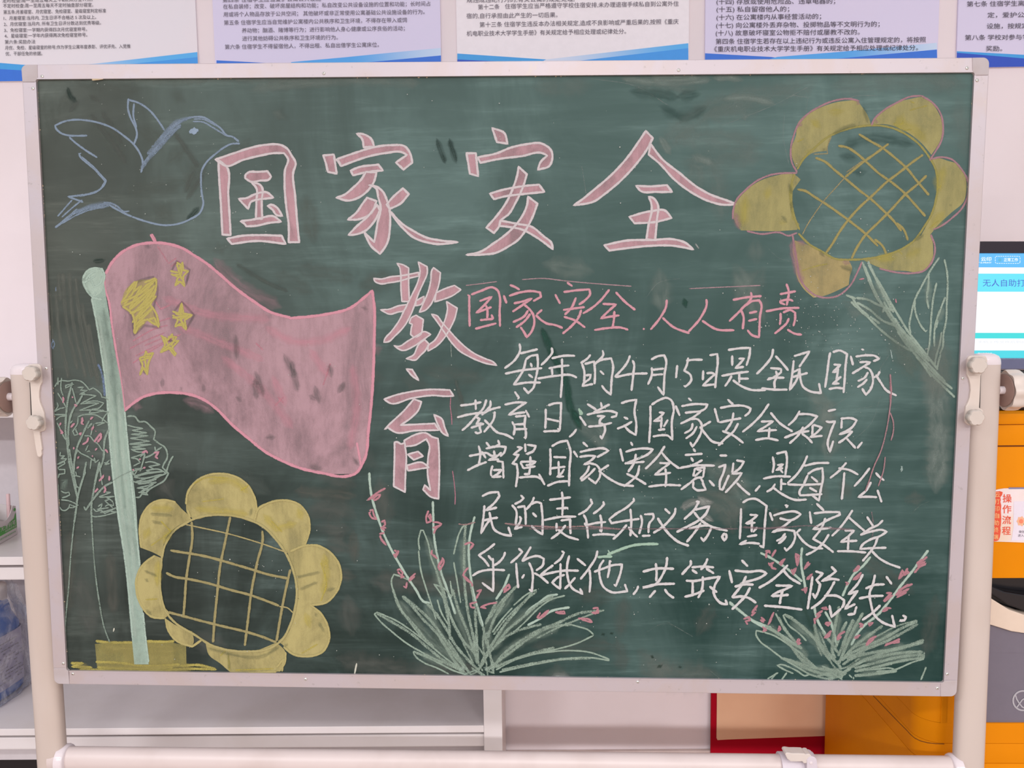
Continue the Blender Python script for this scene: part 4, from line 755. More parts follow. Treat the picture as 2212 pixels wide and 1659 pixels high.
blk('chalk_plant','large tuft of pale green chalk leaves with pink blossoms at the lower middle',V,
('s',GL,5.0,.88,"70,-235 75,-140 90,-30 130,110 170,230 230,370 300,500 400,665 470,770 540,870 590,880; 612,10 615,130 625,330 650,480 680,610 730,750 770,870 805,975; 970,140 940,250 920,380 920,500 935,650 960,800 1000,940 1040,1080; 1680,805 1600,820 1500,890 1440,930 1400,980; 1265,630 1220,740 1150,850; 1420,1070 1530,1010 1620,950 1780,915"),
('s',FG,3.4,.75,"790,465 810,380 840,280 880,220 905,215; 500,430 490,340 510,260 530,260 570,360 600,500 640,600 680,740; 490,430 510,600 550,740 590,860 640,1020; 400,680 330,650 280,635 260,680 270,760 310,860 340,930 420,1050 520,1180; 130,960 115,975 150,1020 270,1130 400,1230 520,1300 700,1390; 130,955 300,1030 450,1130 600,1250 760,1380 860,1450; 445,1290 450,1310 540,1390 640,1430 750,1485; 450,1290 560,1340 680,1400 800,1460 900,1490; 1500,765 1440,790 1300,900; 1740,815 1620,850 1520,920 1400,1040 1280,1150; 2075,940 1950,980 1850,1020 1780,1050; 1985,1150 1940,1110 1850,1080 1740,1050; 1985,1155 1850,1220 1680,1270 1500,1310 1300,1370 1150,1450; 2120,1360 1950,1300 1780,1285 1580,1300 1400,1330 1250,1380 1150,1430; 2120,1370 1950,1345 1750,1355 1550,1390 1350,1430 1180,1470; 650,850 680,950 740,1060; 790,530 810,640 830,760 850,880; 620,715 680,800 760,980 830,1120 900,1240; 760,690 780,820; 1290,920 1200,1020 1120,1130; 620,720 700,750 775,830"),
('s',FG,6.2,.62,"350,820 430,900 540,1030 640,1130 720,1250 800,1380 880,1470; 360,820 480,920 620,1060 720,1200 850,1380 940,1490; 890,220 880,400 880,620 890,800 920,1000 960,1180 990,1400; 560,880 640,970 720,1090 800,1230 900,1350 1000,1450; 700,760 740,920 800,1080 870,1200 960,1300 1010,1420; 780,760 830,930 890,1080 950,1250 1000,1380; 640,600 690,760 720,900 750,1060 760,1190; 970,940 980,1080 990,1250 1000,1400; 1040,1080 1060,1180 1100,1320 1130,1480; 1160,860 1100,980 1060,1060; 1330,730 1250,820 1180,930 1120,1050 1080,1180; 1460,790 1340,930 1230,1060 1150,1180 1060,1330 1020,1400; 1640,820 1500,900 1360,1020 1250,1110 1140,1250; 1540,1060 1420,1090 1280,1140 1180,1210 1080,1320 1020,1430; 2050,945 1850,970 1700,1040 1500,1120 1350,1210 1220,1310 1130,1420; 1800,1060 1600,1090 1450,1170 1300,1280 1180,1370 1090,1450; 130,965 280,1050 440,1150 580,1270 720,1380 880,1470; 460,1300 600,1350 740,1400 880,1460; 270,760 330,920 440,1060 540,1180 620,1260; 1650,1260 1450,1310 1250,1380 1100,1440; 1960,1350 1700,1360 1450,1400 1200,1450"),
('s',FG,4,.6,"1500,780 1350,900 1230,1020 1130,1150; 1230,880 1130,1030 1060,1200; 1320,740 1200,860 1100,1010; 1050,1100 1040,1250 1070,1400 1080,1500; 1000,1400 1040,1460; 900,1480 1000,1440 1060,1380; 1000,1250 1050,1330 1000,1460; 860,1450 920,1500 1000,1460 1060,1500; 940,1430 1040,1500; 1130,1400 1060,1450 1140,1480; 1080,1190 1100,1320 1130,1400; 380,980 500,1120 560,1200; 820,1100 900,1280 960,1400; 740,1190 830,1330 900,1440; 640,1130 760,1290 880,1430; 2050,940 1900,1000 1700,1080 1500,1180; 930,700 960,860 985,990; 990,900 1000,980 1030,1080"),
('b',FG,20,.22,"540,880 700,1200 900,1430; 1200,850 1100,1050 1060,1300; 1500,900 1250,1100 1100,1300; 800,900 900,1150 1000,1400; 300,850 600,1200 850,1430; 1700,1080 1300,1250 1100,1430; 500,1310 800,1430; 1300,780 1150,1000; 880,300 880,700; 1550,850 1680,820; 560,300 700,800"),
('b',GL,8,.5,"850,1420 890,1450; 1040,1430 1100,1450; 1080,1120 1060,1160"),
('s','C28C95',4.2,.82,"70,90 100,85 110,130 130,165 90,150 68,110 85,100; 170,190 200,175 205,210 185,230 215,240; 165,230 200,260 190,240; 155,290 200,280; 160,300 180,350 215,385 170,330 190,350; 280,430 320,440 300,480 290,470 320,430; 275,460 300,495; 305,600 330,590 355,620 340,665 370,650; 310,610 340,640; 465,625 420,670 410,690 460,650; 390,700 385,750 360,735; 575,90 555,160 560,195 600,180 575,140 590,120 600,180; 610,190 650,190 685,205 630,260 620,290; 640,240 680,215 610,240; 605,425 600,460 650,500 620,470 640,490; 690,490 705,520 670,600 660,570 700,500 670,560; 880,380 940,365 960,380 930,420 950,380; 915,575 880,620 870,640 900,680 945,710 880,650 930,700; 945,710 950,740; 985,780 1025,765 985,840 1000,800; 990,870 930,885 940,915 975,920; 1160,875 1080,890 1020,915 1070,925; 1210,770 1260,720 1270,750 1220,790 1240,740 1215,765; 1510,1015 1600,940 1560,990 1520,1010 1580,950; 1500,1010 1530,960; 1655,960 1730,950 1740,970 1670,965; 1850,1010 1960,1030 1970,1045 1880,1020; 1975,925 2020,920 2025,965 1970,960 2000,970 2020,930"),
('s','C28C95',4.2,.8,"209,-101 150,-69 87,-24 55,2 75,-8 140,-50; 166,-52 150,-20 115,4 103,-8 140,-40 161,-50; 130,-55 95,-25"),
('s','B0918f',3.4,.6,"830,205 880,210 975,190; 1225,200 1350,215 1500,225 1700,232 1900,225 2212,250"),
('s','9DB8A5',4.6,.7,"2015,490 2090,480 2140,487; 2100,470 2212,430"))
V=(1540,1140,520)
blk('chalk_plant','spreading tuft of pale green chalk leaves with pink buds at the lower right',V,
('s',GL,5.4,.85,"435,230 520,270 600,320 700,390 820,495; 820,180 810,270 815,370 835,470 850,560; 1450,265 1380,350 1300,420 1240,520 1190,630; 1980,205 1900,310 1800,440 1720,540 1640,650 1560,750 1490,820 1400,890 1330,970 1270,1080; 150,690 230,750 330,830 450,890 540,920; 150,680 280,790 420,890 520,930 620,980 720,1050 820,1110; 930,710 940,780 970,870 1010,940 1040,990; 1030,770 1080,860 1110,960 1140,1080; 1600,700 1520,800"),
('s',FG,3.6,.75,"470,960 400,945 395,970 430,1040 520,1110 640,1200 760,1270 900,1350 1050,1390; 470,960 560,990 660,1050 760,1120 830,1170; 740,1340 650,1300 590,1265 620,1258 700,1280 780,1320 850,1360 890,1345; 575,785 620,870 690,970 760,1050; 600,1330 500,1390; 580,1340 535,1395; 1000,1270 1100,1310; 1960,1280 1910,1400; 680,1330 630,1400; 1690,1320 1660,1300 1500,1300 1350,1310; 1690,1320 1550,1340 1330,1365; 640,810 665,795 740,830; 645,810 700,900 780,960 860,1040; 1940,1200 1800,1210 1650,1240 1450,1290; 1940,1205 1850,1230 1650,1310 1500,1320; 1250,1350 1280,1380; 1290,1370 1295,1395; 1100,1340 1190,1395; 1190,1350 1180,1390"),
('s',FG,6.8,.62,"600,820 660,930 740,1030 810,1110; 660,800 760,860 860,950 960,1040 1060,1150 1180,1290; 740,840 880,960 1000,1100 1100,1210; 540,930 640,1010 720,1090 800,1200 880,1270; 480,900 600,970 720,1060 820,1110; 640,1200 800,1250 950,1290 1100,1310 1200,1330; 700,1210 850,1290 1000,1340 1120,1370; 930,880 960,1000 1010,1130 1080,1220; 1160,720 1130,860 1110,1000 1100,1150 1130,1200; 1290,840 1240,950 1200,1060 1150,1180; 1380,780 1300,920 1240,1050 1190,1170 1150,1260; 1560,900 1430,990 1300,1090 1190,1210; 1880,860 1740,920 1600,1000 1430,1080 1280,1150 1180,1220; 1885,885 1750,960 1600,1040 1400,1120 1230,1210; 1940,1030 1800,1080 1640,1120 1450,1150 1300,1190 1190,1260; 1935,1050 1760,1100 1560,1150 1380,1220 1230,1300; 1930,1140 1780,1145 1600,1170 1400,1220 1230,1300; 1930,1165 1700,1190 1500,1240 1300,1290; 1940,1190 1750,1220 1500,1280 1300,1320; 1300,1360 1500,1340 1690,1310; 800,1150 880,1230 960,1300; 950,1370 1050,1340 1190,1340; 1050,1390 1150,1370 1230,1330; 1000,950 1080,1050 1150,1150; 1230,860 1170,980 1130,1100; 1150,1380 1200,1330 1270,1290"),
('s',FG,4,.55,"1940,1140 1940,1200 1900,1150; 1120,1240 1250,1180 1400,1150; 1080,1300 1200,1290 1350,1200; 1050,1160 1100,1260 1200,1350; 930,900 950,1050 1000,1180; 980,960 1040,1100 1110,1230; 1180,1210 1300,1100 1450,1050; 800,1190 950,1290 1090,1320; 720,1100 830,1220; 860,1340 1000,1380 1090,1390; 1300,850 1230,1000 1190,1130; 1880,850 1700,900 1500,1000; 620,1200 760,1240 900,1310"),
('b',FG,19,.25,"650,980 780,1100 880,1230; 700,860 900,1000 1050,1180; 940,900 990,1100; 1150,760 1110,1100; 1350,830 1190,1150; 1700,950 1300,1130; 1800,1080 1300,1220; 1900,1150 1400,1250; 700,1230 1000,1330 1180,1350; 1600,1320 1350,1340; 1500,950 1250,1130; 960,1270 1100,1330; 480,890 620,990"),
('b','3f5a4d',6,.3,"800,640 940,1000"),
('s','BC8992',4.8,.82,"480,215 520,210 490,230 490,280; 520,210 525,240; 580,200 540,265 560,240; 515,350 560,320 530,330 545,370 585,380; 510,320 520,340; 620,350 660,285 610,330 650,310; 755,250 800,260 760,240 775,350 790,270 765,300; 880,310 840,380 890,330 850,350; 720,380 740,430 765,370 730,400 750,410; 870,480 910,425 860,470 890,460; 810,570 860,570 850,600 840,560 870,550; 1345,345 1290,400 1320,390 1350,350; 1365,410 1290,475 1320,470 1360,430; 1215,500 1245,510 1220,530; 1970,265 1880,340 1950,310 1880,360 1960,330 1900,360 1850,415; 1870,330 1930,290; 1790,370 1760,430 1740,390 1710,470 1780,400 1800,410 1750,440; 1835,515 1740,560 1680,620 1800,560 1690,640 1780,590; 1700,580 1800,520; 1590,600 1640,600 1570,670 1650,620 1600,660 1570,680; 1640,740 1590,740 1560,770 1610,750; 410,710 360,780 390,780 350,810; 380,740 400,760; 280,840 330,820 340,850 300,860 320,890; 440,820 475,850 440,850 470,870; 560,775 510,890 540,830; 455,910 490,940 460,950 490,920; 605,900 620,930 600,950 610,910; 1050,730 1000,740 1060,750; 1010,760 950,800 990,800 930,850 960,830; 930,830 940,885; 1030,875 1080,870 1060,900 1035,880 1070,880; 1090,945 1025,1010 1060,1000 1080,960 1050,1010; 1215,950 1150,1000 1145,1030 1180,1000 1150,1020; 1340,880 1380,890 1350,910 1380,910; 1425,885 1470,870 1440,900 1430,870; 1355,985 1300,1010 1340,1000 1310,1020; 1505,995 1440,1030 1410,1080 1480,1020 1430,1050; 1720,1020 1660,1050 1580,1080 1700,1030 1710,1050 1650,1060; 790,1015 770,1050 805,1060 780,1070 800,1020"))
V=(1560,180,560)
P2='B08A92'
blk('chalk_sunflower','tilted yellow chalk flower with pink petal rims at the upper right',V,
('f','A29C6A',0,.84,"640,350 730,255 830,210 960,165 1150,140 1200,210 1240,270 1270,350 1150,375 1050,400 935,450 890,575 760,600 680,670 630,720 595,620 595,540 630,450; 1285,350 1300,310 1380,220 1500,160 1620,130 1720,110 1800,180 1850,260 1885,360 1860,490 1785,610 1700,510 1600,430 1480,370 1400,350; 1790,645 1860,640 1920,660 2010,690 2070,780 2085,900 2060,1010 1960,1100 1830,1220 1760,1300 1690,1310 1740,1220 1800,1100 1830,960 1840,830 1820,720; 620,780 670,820 590,950 610,1150 660,1200 640,1250 500,1260 160,1255 100,1160 110,1040 190,930 290,850 450,790; 1690,1300 1790,1290 1800,1400 1790,1520 1700,1610 1560,1600 1400,1590 1290,1550 1200,1505 1350,1470 1500,1420 1620,1360"),
('f','A89A6C',0,.82,"620,1340 760,1390 880,1460 950,1500 1080,1510 1110,1580 1090,1640 1080,1720 1000,1760 880,1810 780,1830 700,1760 640,1660 620,1520 600,1420"),
('s','A29C5E',4.6,.85,"640,735 690,650 780,560 900,460 1050,395 1200,365 1300,358 1430,375 1560,430 1680,520 1760,620 1820,730 1840,840 1825,990 1790,1110 1720,1230 1640,1340 1520,1420 1380,1470 1250,1495 1100,1505 960,1495 860,1440 740,1370 650,1280; 620,760 580,920 590,1050 610,1170; 600,850 590,980 620,1150 660,1250"),
('s','A79D66',5.2,.85,"1165,432 1260,490 1380,560 1480,640 1570,720 1660,830 1765,955; 990,533 1060,545 1150,600 1240,680 1340,770 1440,840 1560,940 1650,1040 1735,1135; 795,635 880,670 960,740 1060,820 1180,920 1260,980 1370,1080 1460,1170 1530,1260; 1490,1190 1550,1250 1585,1340; 640,905 700,915 790,970 870,1020 1000,1110 1120,1200 1230,1290 1330,1390; 1300,1330 1370,1390 1400,1455; 1420,515 1320,590 1200,675 1120,740 1050,800; 1715,608 1600,690 1500,770 1400,845 1290,950 1180,1050 1080,1160 1000,1270 940,1370 885,1450; 1745,785 1680,850 1560,950 1440,1080 1330,1190 1210,1310 1140,1420 1105,1495"),
('s','A79D76',2.2,.7,"1050,800 960,900 870,1000 790,1110 720,1220 685,1290; 1200,660 1060,760; 930,455 895,570 900,600 780,605"),
('s',P2,3.9,.8,"640,760 600,690 585,560 610,450 650,350 720,270 820,205 950,150 1080,132 1170,150; 640,765 560,765 420,780 300,830 200,910 120,1000 95,1080 90,1160; 210,1260 330,1285 500,1275 560,1300 640,1275; 1275,360 1290,320 1380,230 1500,160 1600,115 1700,105; 1700,105 1800,170 1860,250 1885,360 1870,490 1820,580 1770,660; 1790,645 1860,630 1960,650 2040,730 2095,830 2095,950 2050,1060 1960,1150 1880,1210 1800,1250; 1780,1290 1815,1390 1800,1500 1720,1600 1620,1620 1500,1615 1340,1580; 600,1290 620,1420 640,1530 660,1650 720,1750 800,1810 900,1830 980,1815 1080,1740 1160,1600 1195,1520"),
('b',P2,15,.45,"600,1330 610,1450 640,1580 690,1720; 1020,1530 1100,1530; 110,1100 150,1250; 650,380 680,330; 1290,320 1340,330; 1140,150 1180,180; 630,1350 720,1370"),
('b','C3B960',22,.33,"740,310 850,380; 1550,250 1500,350 1650,400 1750,500; 1900,700 1850,850 1850,950; 1560,1500 1700,1400; 400,870 380,1000; 200,950 180,1230; 480,1200 550,1180; 900,250 1050,230; 700,600 760,560; 1780,1250 1900,1080; 1300,1500 1500,1480"),
('s','C3B960',3,.5,"690,650 740,600; 1460,340 1560,400 1620,390; 1840,900 1870,870; 1600,150 1640,170; 680,1600 800,1560 900,1540; 1310,1500 1360,1500; 1760,1240 1850,1170; 1500,1430 1540,1460; 1600,230 1750,190; 640,500 700,470"),
('b','5a6856',10,.28,"860,590 890,540; 1000,1560 1100,1590 1110,1650; 560,850 600,950; 1200,200 1250,340; 560,1190 500,1130; 820,1430 880,1480; 940,440 1050,380 1150,350; 1940,1050 1960,1030; 1640,1350 1720,1280; 600,1080 590,1000"))
V=(1660,540,440)
blk('chalk_stalk','pale green chalk stalk and long leaves hanging under the right flower',V,
('s','A6BAAB',5.2,.78,"1020,130 1060,240 1120,400 1180,520 1250,620 1340,760 1400,860 1500,1000 1600,1130; 1040,170 1090,290 1150,440 1220,570 1300,700 1420,870 1540,1030 1700,1200 1830,1340 1920,1430; 1080,120 1150,270 1240,420 1330,580 1420,730 1520,890 1620,1020 1740,1170 1840,1300; 1085,150 1190,360 1270,520 1360,680; 1250,560 1370,760 1480,900 1600,1060 1720,1190; 1370,740 1450,870 1560,980 1640,1080 1750,1210; 1560,1100 1700,1240 1860,1400 2000,1510; 1600,1150 1760,1340 1900,1480 2025,1600; 895,560 1000,660 1090,740 1200,850 1320,950 1450,1040 1560,1100; 900,500 960,600 1090,720; 960,570 1100,650 1230,760 1400,840 1500,920; 950,520 1080,540 1180,590 1260,620 1240,680; 840,490 950,530; 1100,720 1210,800; 1270,630 1360,655; 1650,1200 1770,1380; 1400,880 1480,1000 1560,1090; 1330,790 1450,880 1600,1090"),
('s','A6BAAB',4.2,.75,"1855,80 1760,220 1660,400 1590,540 1550,700 1530,820 1545,910; 1740,250 1735,400 1720,500 1740,640; 1590,540 1590,640 1620,750 1660,830 1705,885 1725,870; 1825,355 1790,520 1770,700 1760,860 1745,1040 1715,1175; 1910,100 1940,250 1945,420 1935,600 1930,760 1900,920 1890,1060 1860,1130; 1920,510 1870,640 1820,780 1800,930 1803,1050; 1880,890 1860,1020 1820,1160 1805,1250; 1870,1130 1850,1200 1830,1290; 1840,760 1820,850"),
('b','A6BAAB',14,.3,"1740,300 1730,600; 1900,620 1830,800; 1450,900 1700,1190; 1150,330 1350,680"),
('b','6F7F76',40,.35,"1060,330 1150,560 1250,760 1400,960 1550,1160 1700,1330; 1300,900 1450,1150 1600,1420"),
('b','7A857D',60,.45,"1870,900 1840,1200 1830,1500 1800,1659"),
('s','C78C98',3,.7,"985,320 1040,310; 1380,530 1390,575; 1325,1350 1325,1660"))
def ch(col,view,*chars,w=4.9):
    for s in chars: blk('chalk_character',None,view,('s',col,w,.93,s))
V1=(990,590,420);V2=(1370,590,420);V3=(1580,720,420);V4=(970,840,420);V5=(1310,870,420);V6=(1560,960,420);V7=(1000,1040,420);V8=(1350,1070,420);V9=(1540,1140,520)
PS='D9A2AD'; WT='DCDADA'
ch(PS,V1,
"105,245 125,260 125,450 130,610; 145,245 250,205 400,165 450,200 470,260 470,450 475,610; 240,320 320,290 380,270 290,370 205,450 300,415 380,385; 315,365 330,420 330,520; 375,470 400,525; 245,535 400,520; 190,635 300,605 435,570",
"585,135 640,155 700,190; 515,250 550,345; 575,260 700,220 850,205 930,220 940,270 850,320; 630,345 740,320 835,290 720,370 615,440; 745,355 800,400 850,470 865,560 830,670 780,730 740,660 705,610; 795,420 760,480 620,560; 820,460 760,540 655,620; 955,415 890,470; 880,475 950,540 1000,570 1100,590 1190,625",
"1235,105 1300,150; 1100,240 1160,350; 1195,215 1350,195 1490,185 1500,230 1440,310 1370,360; 1340,275 1290,390 1210,475; 1190,420 1330,400 1440,385; 1200,495 1330,540 1445,620; 1400,415 1370,500 1290,600 1185,690",
"1720,185 1600,330 1500,410 1415,460; 1790,215 1900,330 2015,420; 1640,350 1795,355 1700,440 1625,515 1730,495 1835,480; 1775,430 1770,530 1755,620; 1545,648 1700,625 1850,620 1935,645",
"2105,625 2115,645")
ch(PS,V2,"370,300 365,370 300,500 185,645; 320,505 440,610 630,685","820,295 825,340 760,500 615,670; 770,540 940,640 1140,650",
"1120,305 1280,275 1450,260; 1325,215 1335,250 1220,410 1080,550; 1215,420 1240,480 1235,640; 1265,370 1340,320 1420,310 1440,340 1430,500 1420,730 1340,705 1285,645; 1305,455 1400,435; 1295,545 1400,520",
"1730,120 1755,190 1735,370; 1655,240 1840,205; 1650,320 1780,305 1810,320; 1650,330 1720,360; 1495,435 1700,400 1880,395; 1665,450 1665,530 1655,590; 1690,450 1780,420 1830,450 1830,520 1810,605; 1760,510 1740,560 1670,630 1595,690; 1740,640 1830,690 1910,700")
ch(WT,V1,
"695,800 705,860 650,980 525,1085; 700,915 905,865; 765,985 820,945 900,930 905,1050 880,1200 850,1310 795,1365 740,1300; 770,980 740,1100 680,1200 630,1270 780,1245 940,1245; 530,1145 700,1110 955,1080; 820,1020 840,1070; 795,1150 850,1190",
"1060,845 1070,890 1010,980 940,1050; 1060,970 1200,940 1330,940; 1025,1085 1150,1060 1265,1050; 1065,1080 1070,1170; 900,1200 1100,1170 1300,1165 1350,1190; 1180,970 1180,1200 1165,1420",
"1505,925 1480,960 1390,1025; 1405,1025 1430,1100 1430,1270; 1435,1035 1545,1005 1555,1120 1550,1265; 1445,1165 1505,1155 1500,1190 1420,1265 1415,1285 1535,1260; 1640,875 1650,920 1580,1010 1545,1045; 1560,1020 1640,985 1740,970 1760,1050 1745,1200 1735,1380 1680,1340 1630,1275; 1610,1110 1660,1155",
"1955,935 1930,1000 1780,1185; 1785,1185 1950,1150 2155,1140; 1980,990 1995,1020 1990,1150 1970,1340")
ch(WT,V2,
"190,985 270,945 340,935 360,980 345,1150 335,1385 300,1340 265,1290; 200,1070 200,1160 155,1270; 205,1100 340,1085; 190,1160 330,1150",
"490,1045 475,1195","615,960 600,1040 570,1110 640,1160 650,1210 620,1260 580,1290 560,1280; 590,995 680,985 780,985",
"785,1105 780,1220; 855,935 945,920 950,1000 935,1150 920,1310; 820,1140 880,1135 920,1150 850,1210 780,1280 920,1265",
"1065,875 1200,855 1320,850 1310,940 1275,1055; 1115,935 1115,1055; 1185,975 1250,970 1210,1020 1150,1080 1250,1065; 990,1170 1150,1140 1305,1120; 1195,1140 1195,1250; 1180,1200 1305,1200; 1110,1165 1080,1220 1030,1290; 1120,1215 1210,1280 1320,1325 1500,1330",
"1580,860 1570,930 1480,1060 1390,1150; 1605,940 1690,1030 1755,1110; 1545,1080 1670,1090 1670,1130 1580,1190 1510,1215; 1520,1200 1620,1190 1710,1190; 1610,1110 1625,1170 1595,1240 1600,1310; 1445,1310 1600,1325 1745,1325",
"1815,945 1900,920 1995,890 1950,960 1875,1070; 1815,990 1800,1130 1770,1330 1850,1210 1885,1090 1800,1130; 1795,1185 1900,1155 1975,1135; 1880,1080 1890,1200 1920,1290 1990,1340 2125,1365 2100,1250")
ch(WT,V3,
"1125,215 1115,260 1090,450 1065,620; 1150,215 1230,195 1315,235 1300,350 1290,500 1275,680; 1160,355 1240,360 1150,445 1220,430; 1215,395 1205,470 1190,570; 1250,490 1150,575 1230,570; 1105,635 1200,620 1290,630",
"1475,180 1510,190; 1355,255 1385,365; 1410,265 1550,250 1640,260 1680,290 1610,320; 1455,330 1540,325 1580,330 1500,380 1370,460; 1510,385 1560,400 1600,460 1610,550 1580,640 1530,700 1485,625; 1555,440 1520,500 1435,545; 1545,520 1500,570 1430,615; 1690,430 1660,480 1600,510; 1640,470 1700,560 1760,645 1880,710")
ch(WT,V4,
"125,190 250,175 370,150; 300,120 305,240; 425,120 400,200 300,320 200,430 145,475; 470,130 470,190 420,250 370,300; 590,205 450,245 380,290; 90,325 230,290 430,265; 300,320 350,340 310,400 370,390 350,430 365,490 330,505 290,490; 245,445 400,395; 520,255 510,340 450,430 395,495; 400,350 460,410 560,500 640,520 735,570",
"745,30 795,100 780,120; 630,180 760,155 880,155 790,210 680,295 790,275 870,265; 870,240 915,325; 750,315 870,305 860,420 875,500 870,565 850,550; 715,370 745,430 735,530; 745,405 860,400; 750,460 890,455",
"1100,225 1100,330 1095,455; 1125,190 1200,165 1275,160 1270,300 1260,470 1230,450; 1110,340 1255,370; 1070,485 1170,480 1260,480",
"1450,455 1420,500 1365,550",
"1570,170 1680,240; 1725,150 1740,215; 1830,175 1700,240 1640,270; 1485,310 1560,420; 1565,295 1700,265 1850,255 1910,275 1900,310 1840,325; 1680,310 1770,310 1720,350 1710,390 1760,400; 1580,430 1700,420 1855,385; 1765,400 1775,460 1740,565 1715,530",
"1955,165 2050,135 2130,125 2110,250 2130,400 2125,525 2050,480 1985,410; 1985,320 2040,345; 2085,370 2000,420 1910,455",
"335,645 355,720 340,860; 225,765 360,740 430,730 480,760 560,760; 205,930 300,880 430,830; 370,710 420,790; 420,605 470,670; 555,580 575,630 500,670; 415,680 540,655 645,660 630,720 580,770; 510,700 520,760; 600,720 540,770 450,810 570,800; 540,820 610,830 615,920 620,1020; 495,870 480,980 490,1000; 500,925 600,920 550,970 490,1005 600,995",
"770,660 830,670 780,710 735,745 790,750 760,800 720,850 770,860 780,930 760,1120; 865,620 870,720; 885,635 985,650 970,690 880,745 970,710; 925,765 925,850 910,980; 810,830 850,910; 810,830 985,825 960,850 870,870; 840,905 985,880; 850,970 910,970; 795,1010 900,1000 1010,1005 1050,1030; 1020,965 1090,1095",
"1150,675 1155,800 1150,985; 1165,655 1260,605 1345,590 1380,700 1370,900 1365,1110; 1185,775 1335,780; 1245,820 1250,980; 1150,905 1325,885; 1310,910 1280,960 1230,1000 1310,995; 1115,1105 1230,1060 1360,1050 1370,1100",
"1520,605 1580,660; 1415,705 1465,780; 1485,720 1620,690 1780,685 1815,705 1680,780; 1480,775 1600,760 1665,765 1620,810 1535,860 1620,840; 1600,845 1680,870 1715,920 1715,1000 1665,1075 1580,1010; 1595,870 1580,920 1490,1030; 1665,900 1600,970 1500,1050; 1820,865 1700,940; 1700,930 1820,1020 1960,1090 2105,1105")
ch(WT,V5,
"275,445 300,490; 155,520 190,670; 215,560 320,530 460,520 530,530 480,580 350,640 205,695; 215,690 330,680 435,670; 335,580 320,670 245,790; 225,805 340,860 455,930; 375,710 350,820 280,890 195,955",
"665,490 600,590 520,680 440,755; 615,550 700,650 830,750; 600,685 720,690 650,740 550,820 640,810 735,795; 670,745 680,850 670,960; 475,955 650,935 850,940",
"985,520 1015,560; 890,595 1095,580; 960,620 990,670; 1095,650 980,710 830,745; 840,740 980,715 1235,715; 1010,740 985,840; 1015,745 1115,735 1100,850; 1020,755 1080,770 1000,840; 1100,850 1030,855 940,920 845,990; 990,890 985,960 1020,990 1130,990 1090,900; 1070,860 1105,905; 1165,880 1230,950",
"1285,600 1375,600; 1270,735 1355,705 1330,800 1290,900 1290,980 1320,990 1395,820; 1445,680 1430,800; 1475,655 1565,670 1520,740 1430,810 1540,800 1500,860 1430,940 1350,1025; 1480,910 1560,990 1635,1050",
"1750,940 1690,1010",
"1890,610 1905,700 1890,800; 1930,580 2040,555 2050,600 2035,830; 1940,710 2010,700 1930,770 2010,740; 1970,750 2010,800; 1780,865 1900,840 2100,840; 1990,860 1985,1000; 1980,920 2050,925; 1920,920 1890,970 1820,1015; 1890,960 2000,1040 2150,1105 2280,1100")
ch(WT,V5,
"500,30 500,200 485,460; 510,25 600,-30 690,-55 730,-35 765,60 745,200 750,430; 595,110 655,115 600,170 540,210 640,200; 630,160 620,290; 700,190 650,275; 585,310 670,300; 525,385 620,370 700,375 750,420",
"785,30 835,150; 930,-55 970,-20; 850,40 1000,15 1150,20 1130,60 1060,100; 890,115 980,105 1075,100 980,170 840,240; 950,185 1040,190 1080,240 1080,320 1030,430 980,500 950,445; 980,230 970,290 885,350; 1030,265 990,340 900,410; 1190,210 1090,270; 1060,270 1130,360 1205,440 1330,465",
"1376,-40 1446,25; 1230,60 1275,225; 1290,60 1430,35 1580,40 1640,65 1630,100 1570,155; 1445,110 1430,200 1350,330; 1280,225 1400,200 1535,175; 1315,320 1430,365 1560,460; 1500,230 1450,320 1350,410 1270,490",
"1850,10 1750,150 1650,250 1545,335; 1865,110 1970,230 2120,330; 1755,215 1895,210 1810,270 1720,325 1840,315 1940,310; 1855,280 1845,410; 1690,425 1830,405 1960,430",
"2200,90 2140,190 2065,260; 2180,130 2300,130 2400,155 2300,260 2150,350 2025,400; 2020,400 2150,350 2310,320; 2240,270 2180,370 2080,465; 2220,350 2290,400 2345,460; 2345,250 2345,300 2340,370; 2350,250 2450,280 2380,350 2320,390 2460,375")
ch(WT,V3,
"1095,885 1190,865; 1070,1000 1120,1010 1180,1000 1130,1120 1095,1270 1120,1350 1160,1220; 1255,980 1250,1085; 1240,970 1380,970 1425,990 1380,1060 1230,1150 1370,1110; 1380,1110 1300,1190 1215,1250; 1310,1195 1415,1310","1490,1235 1430,1310")
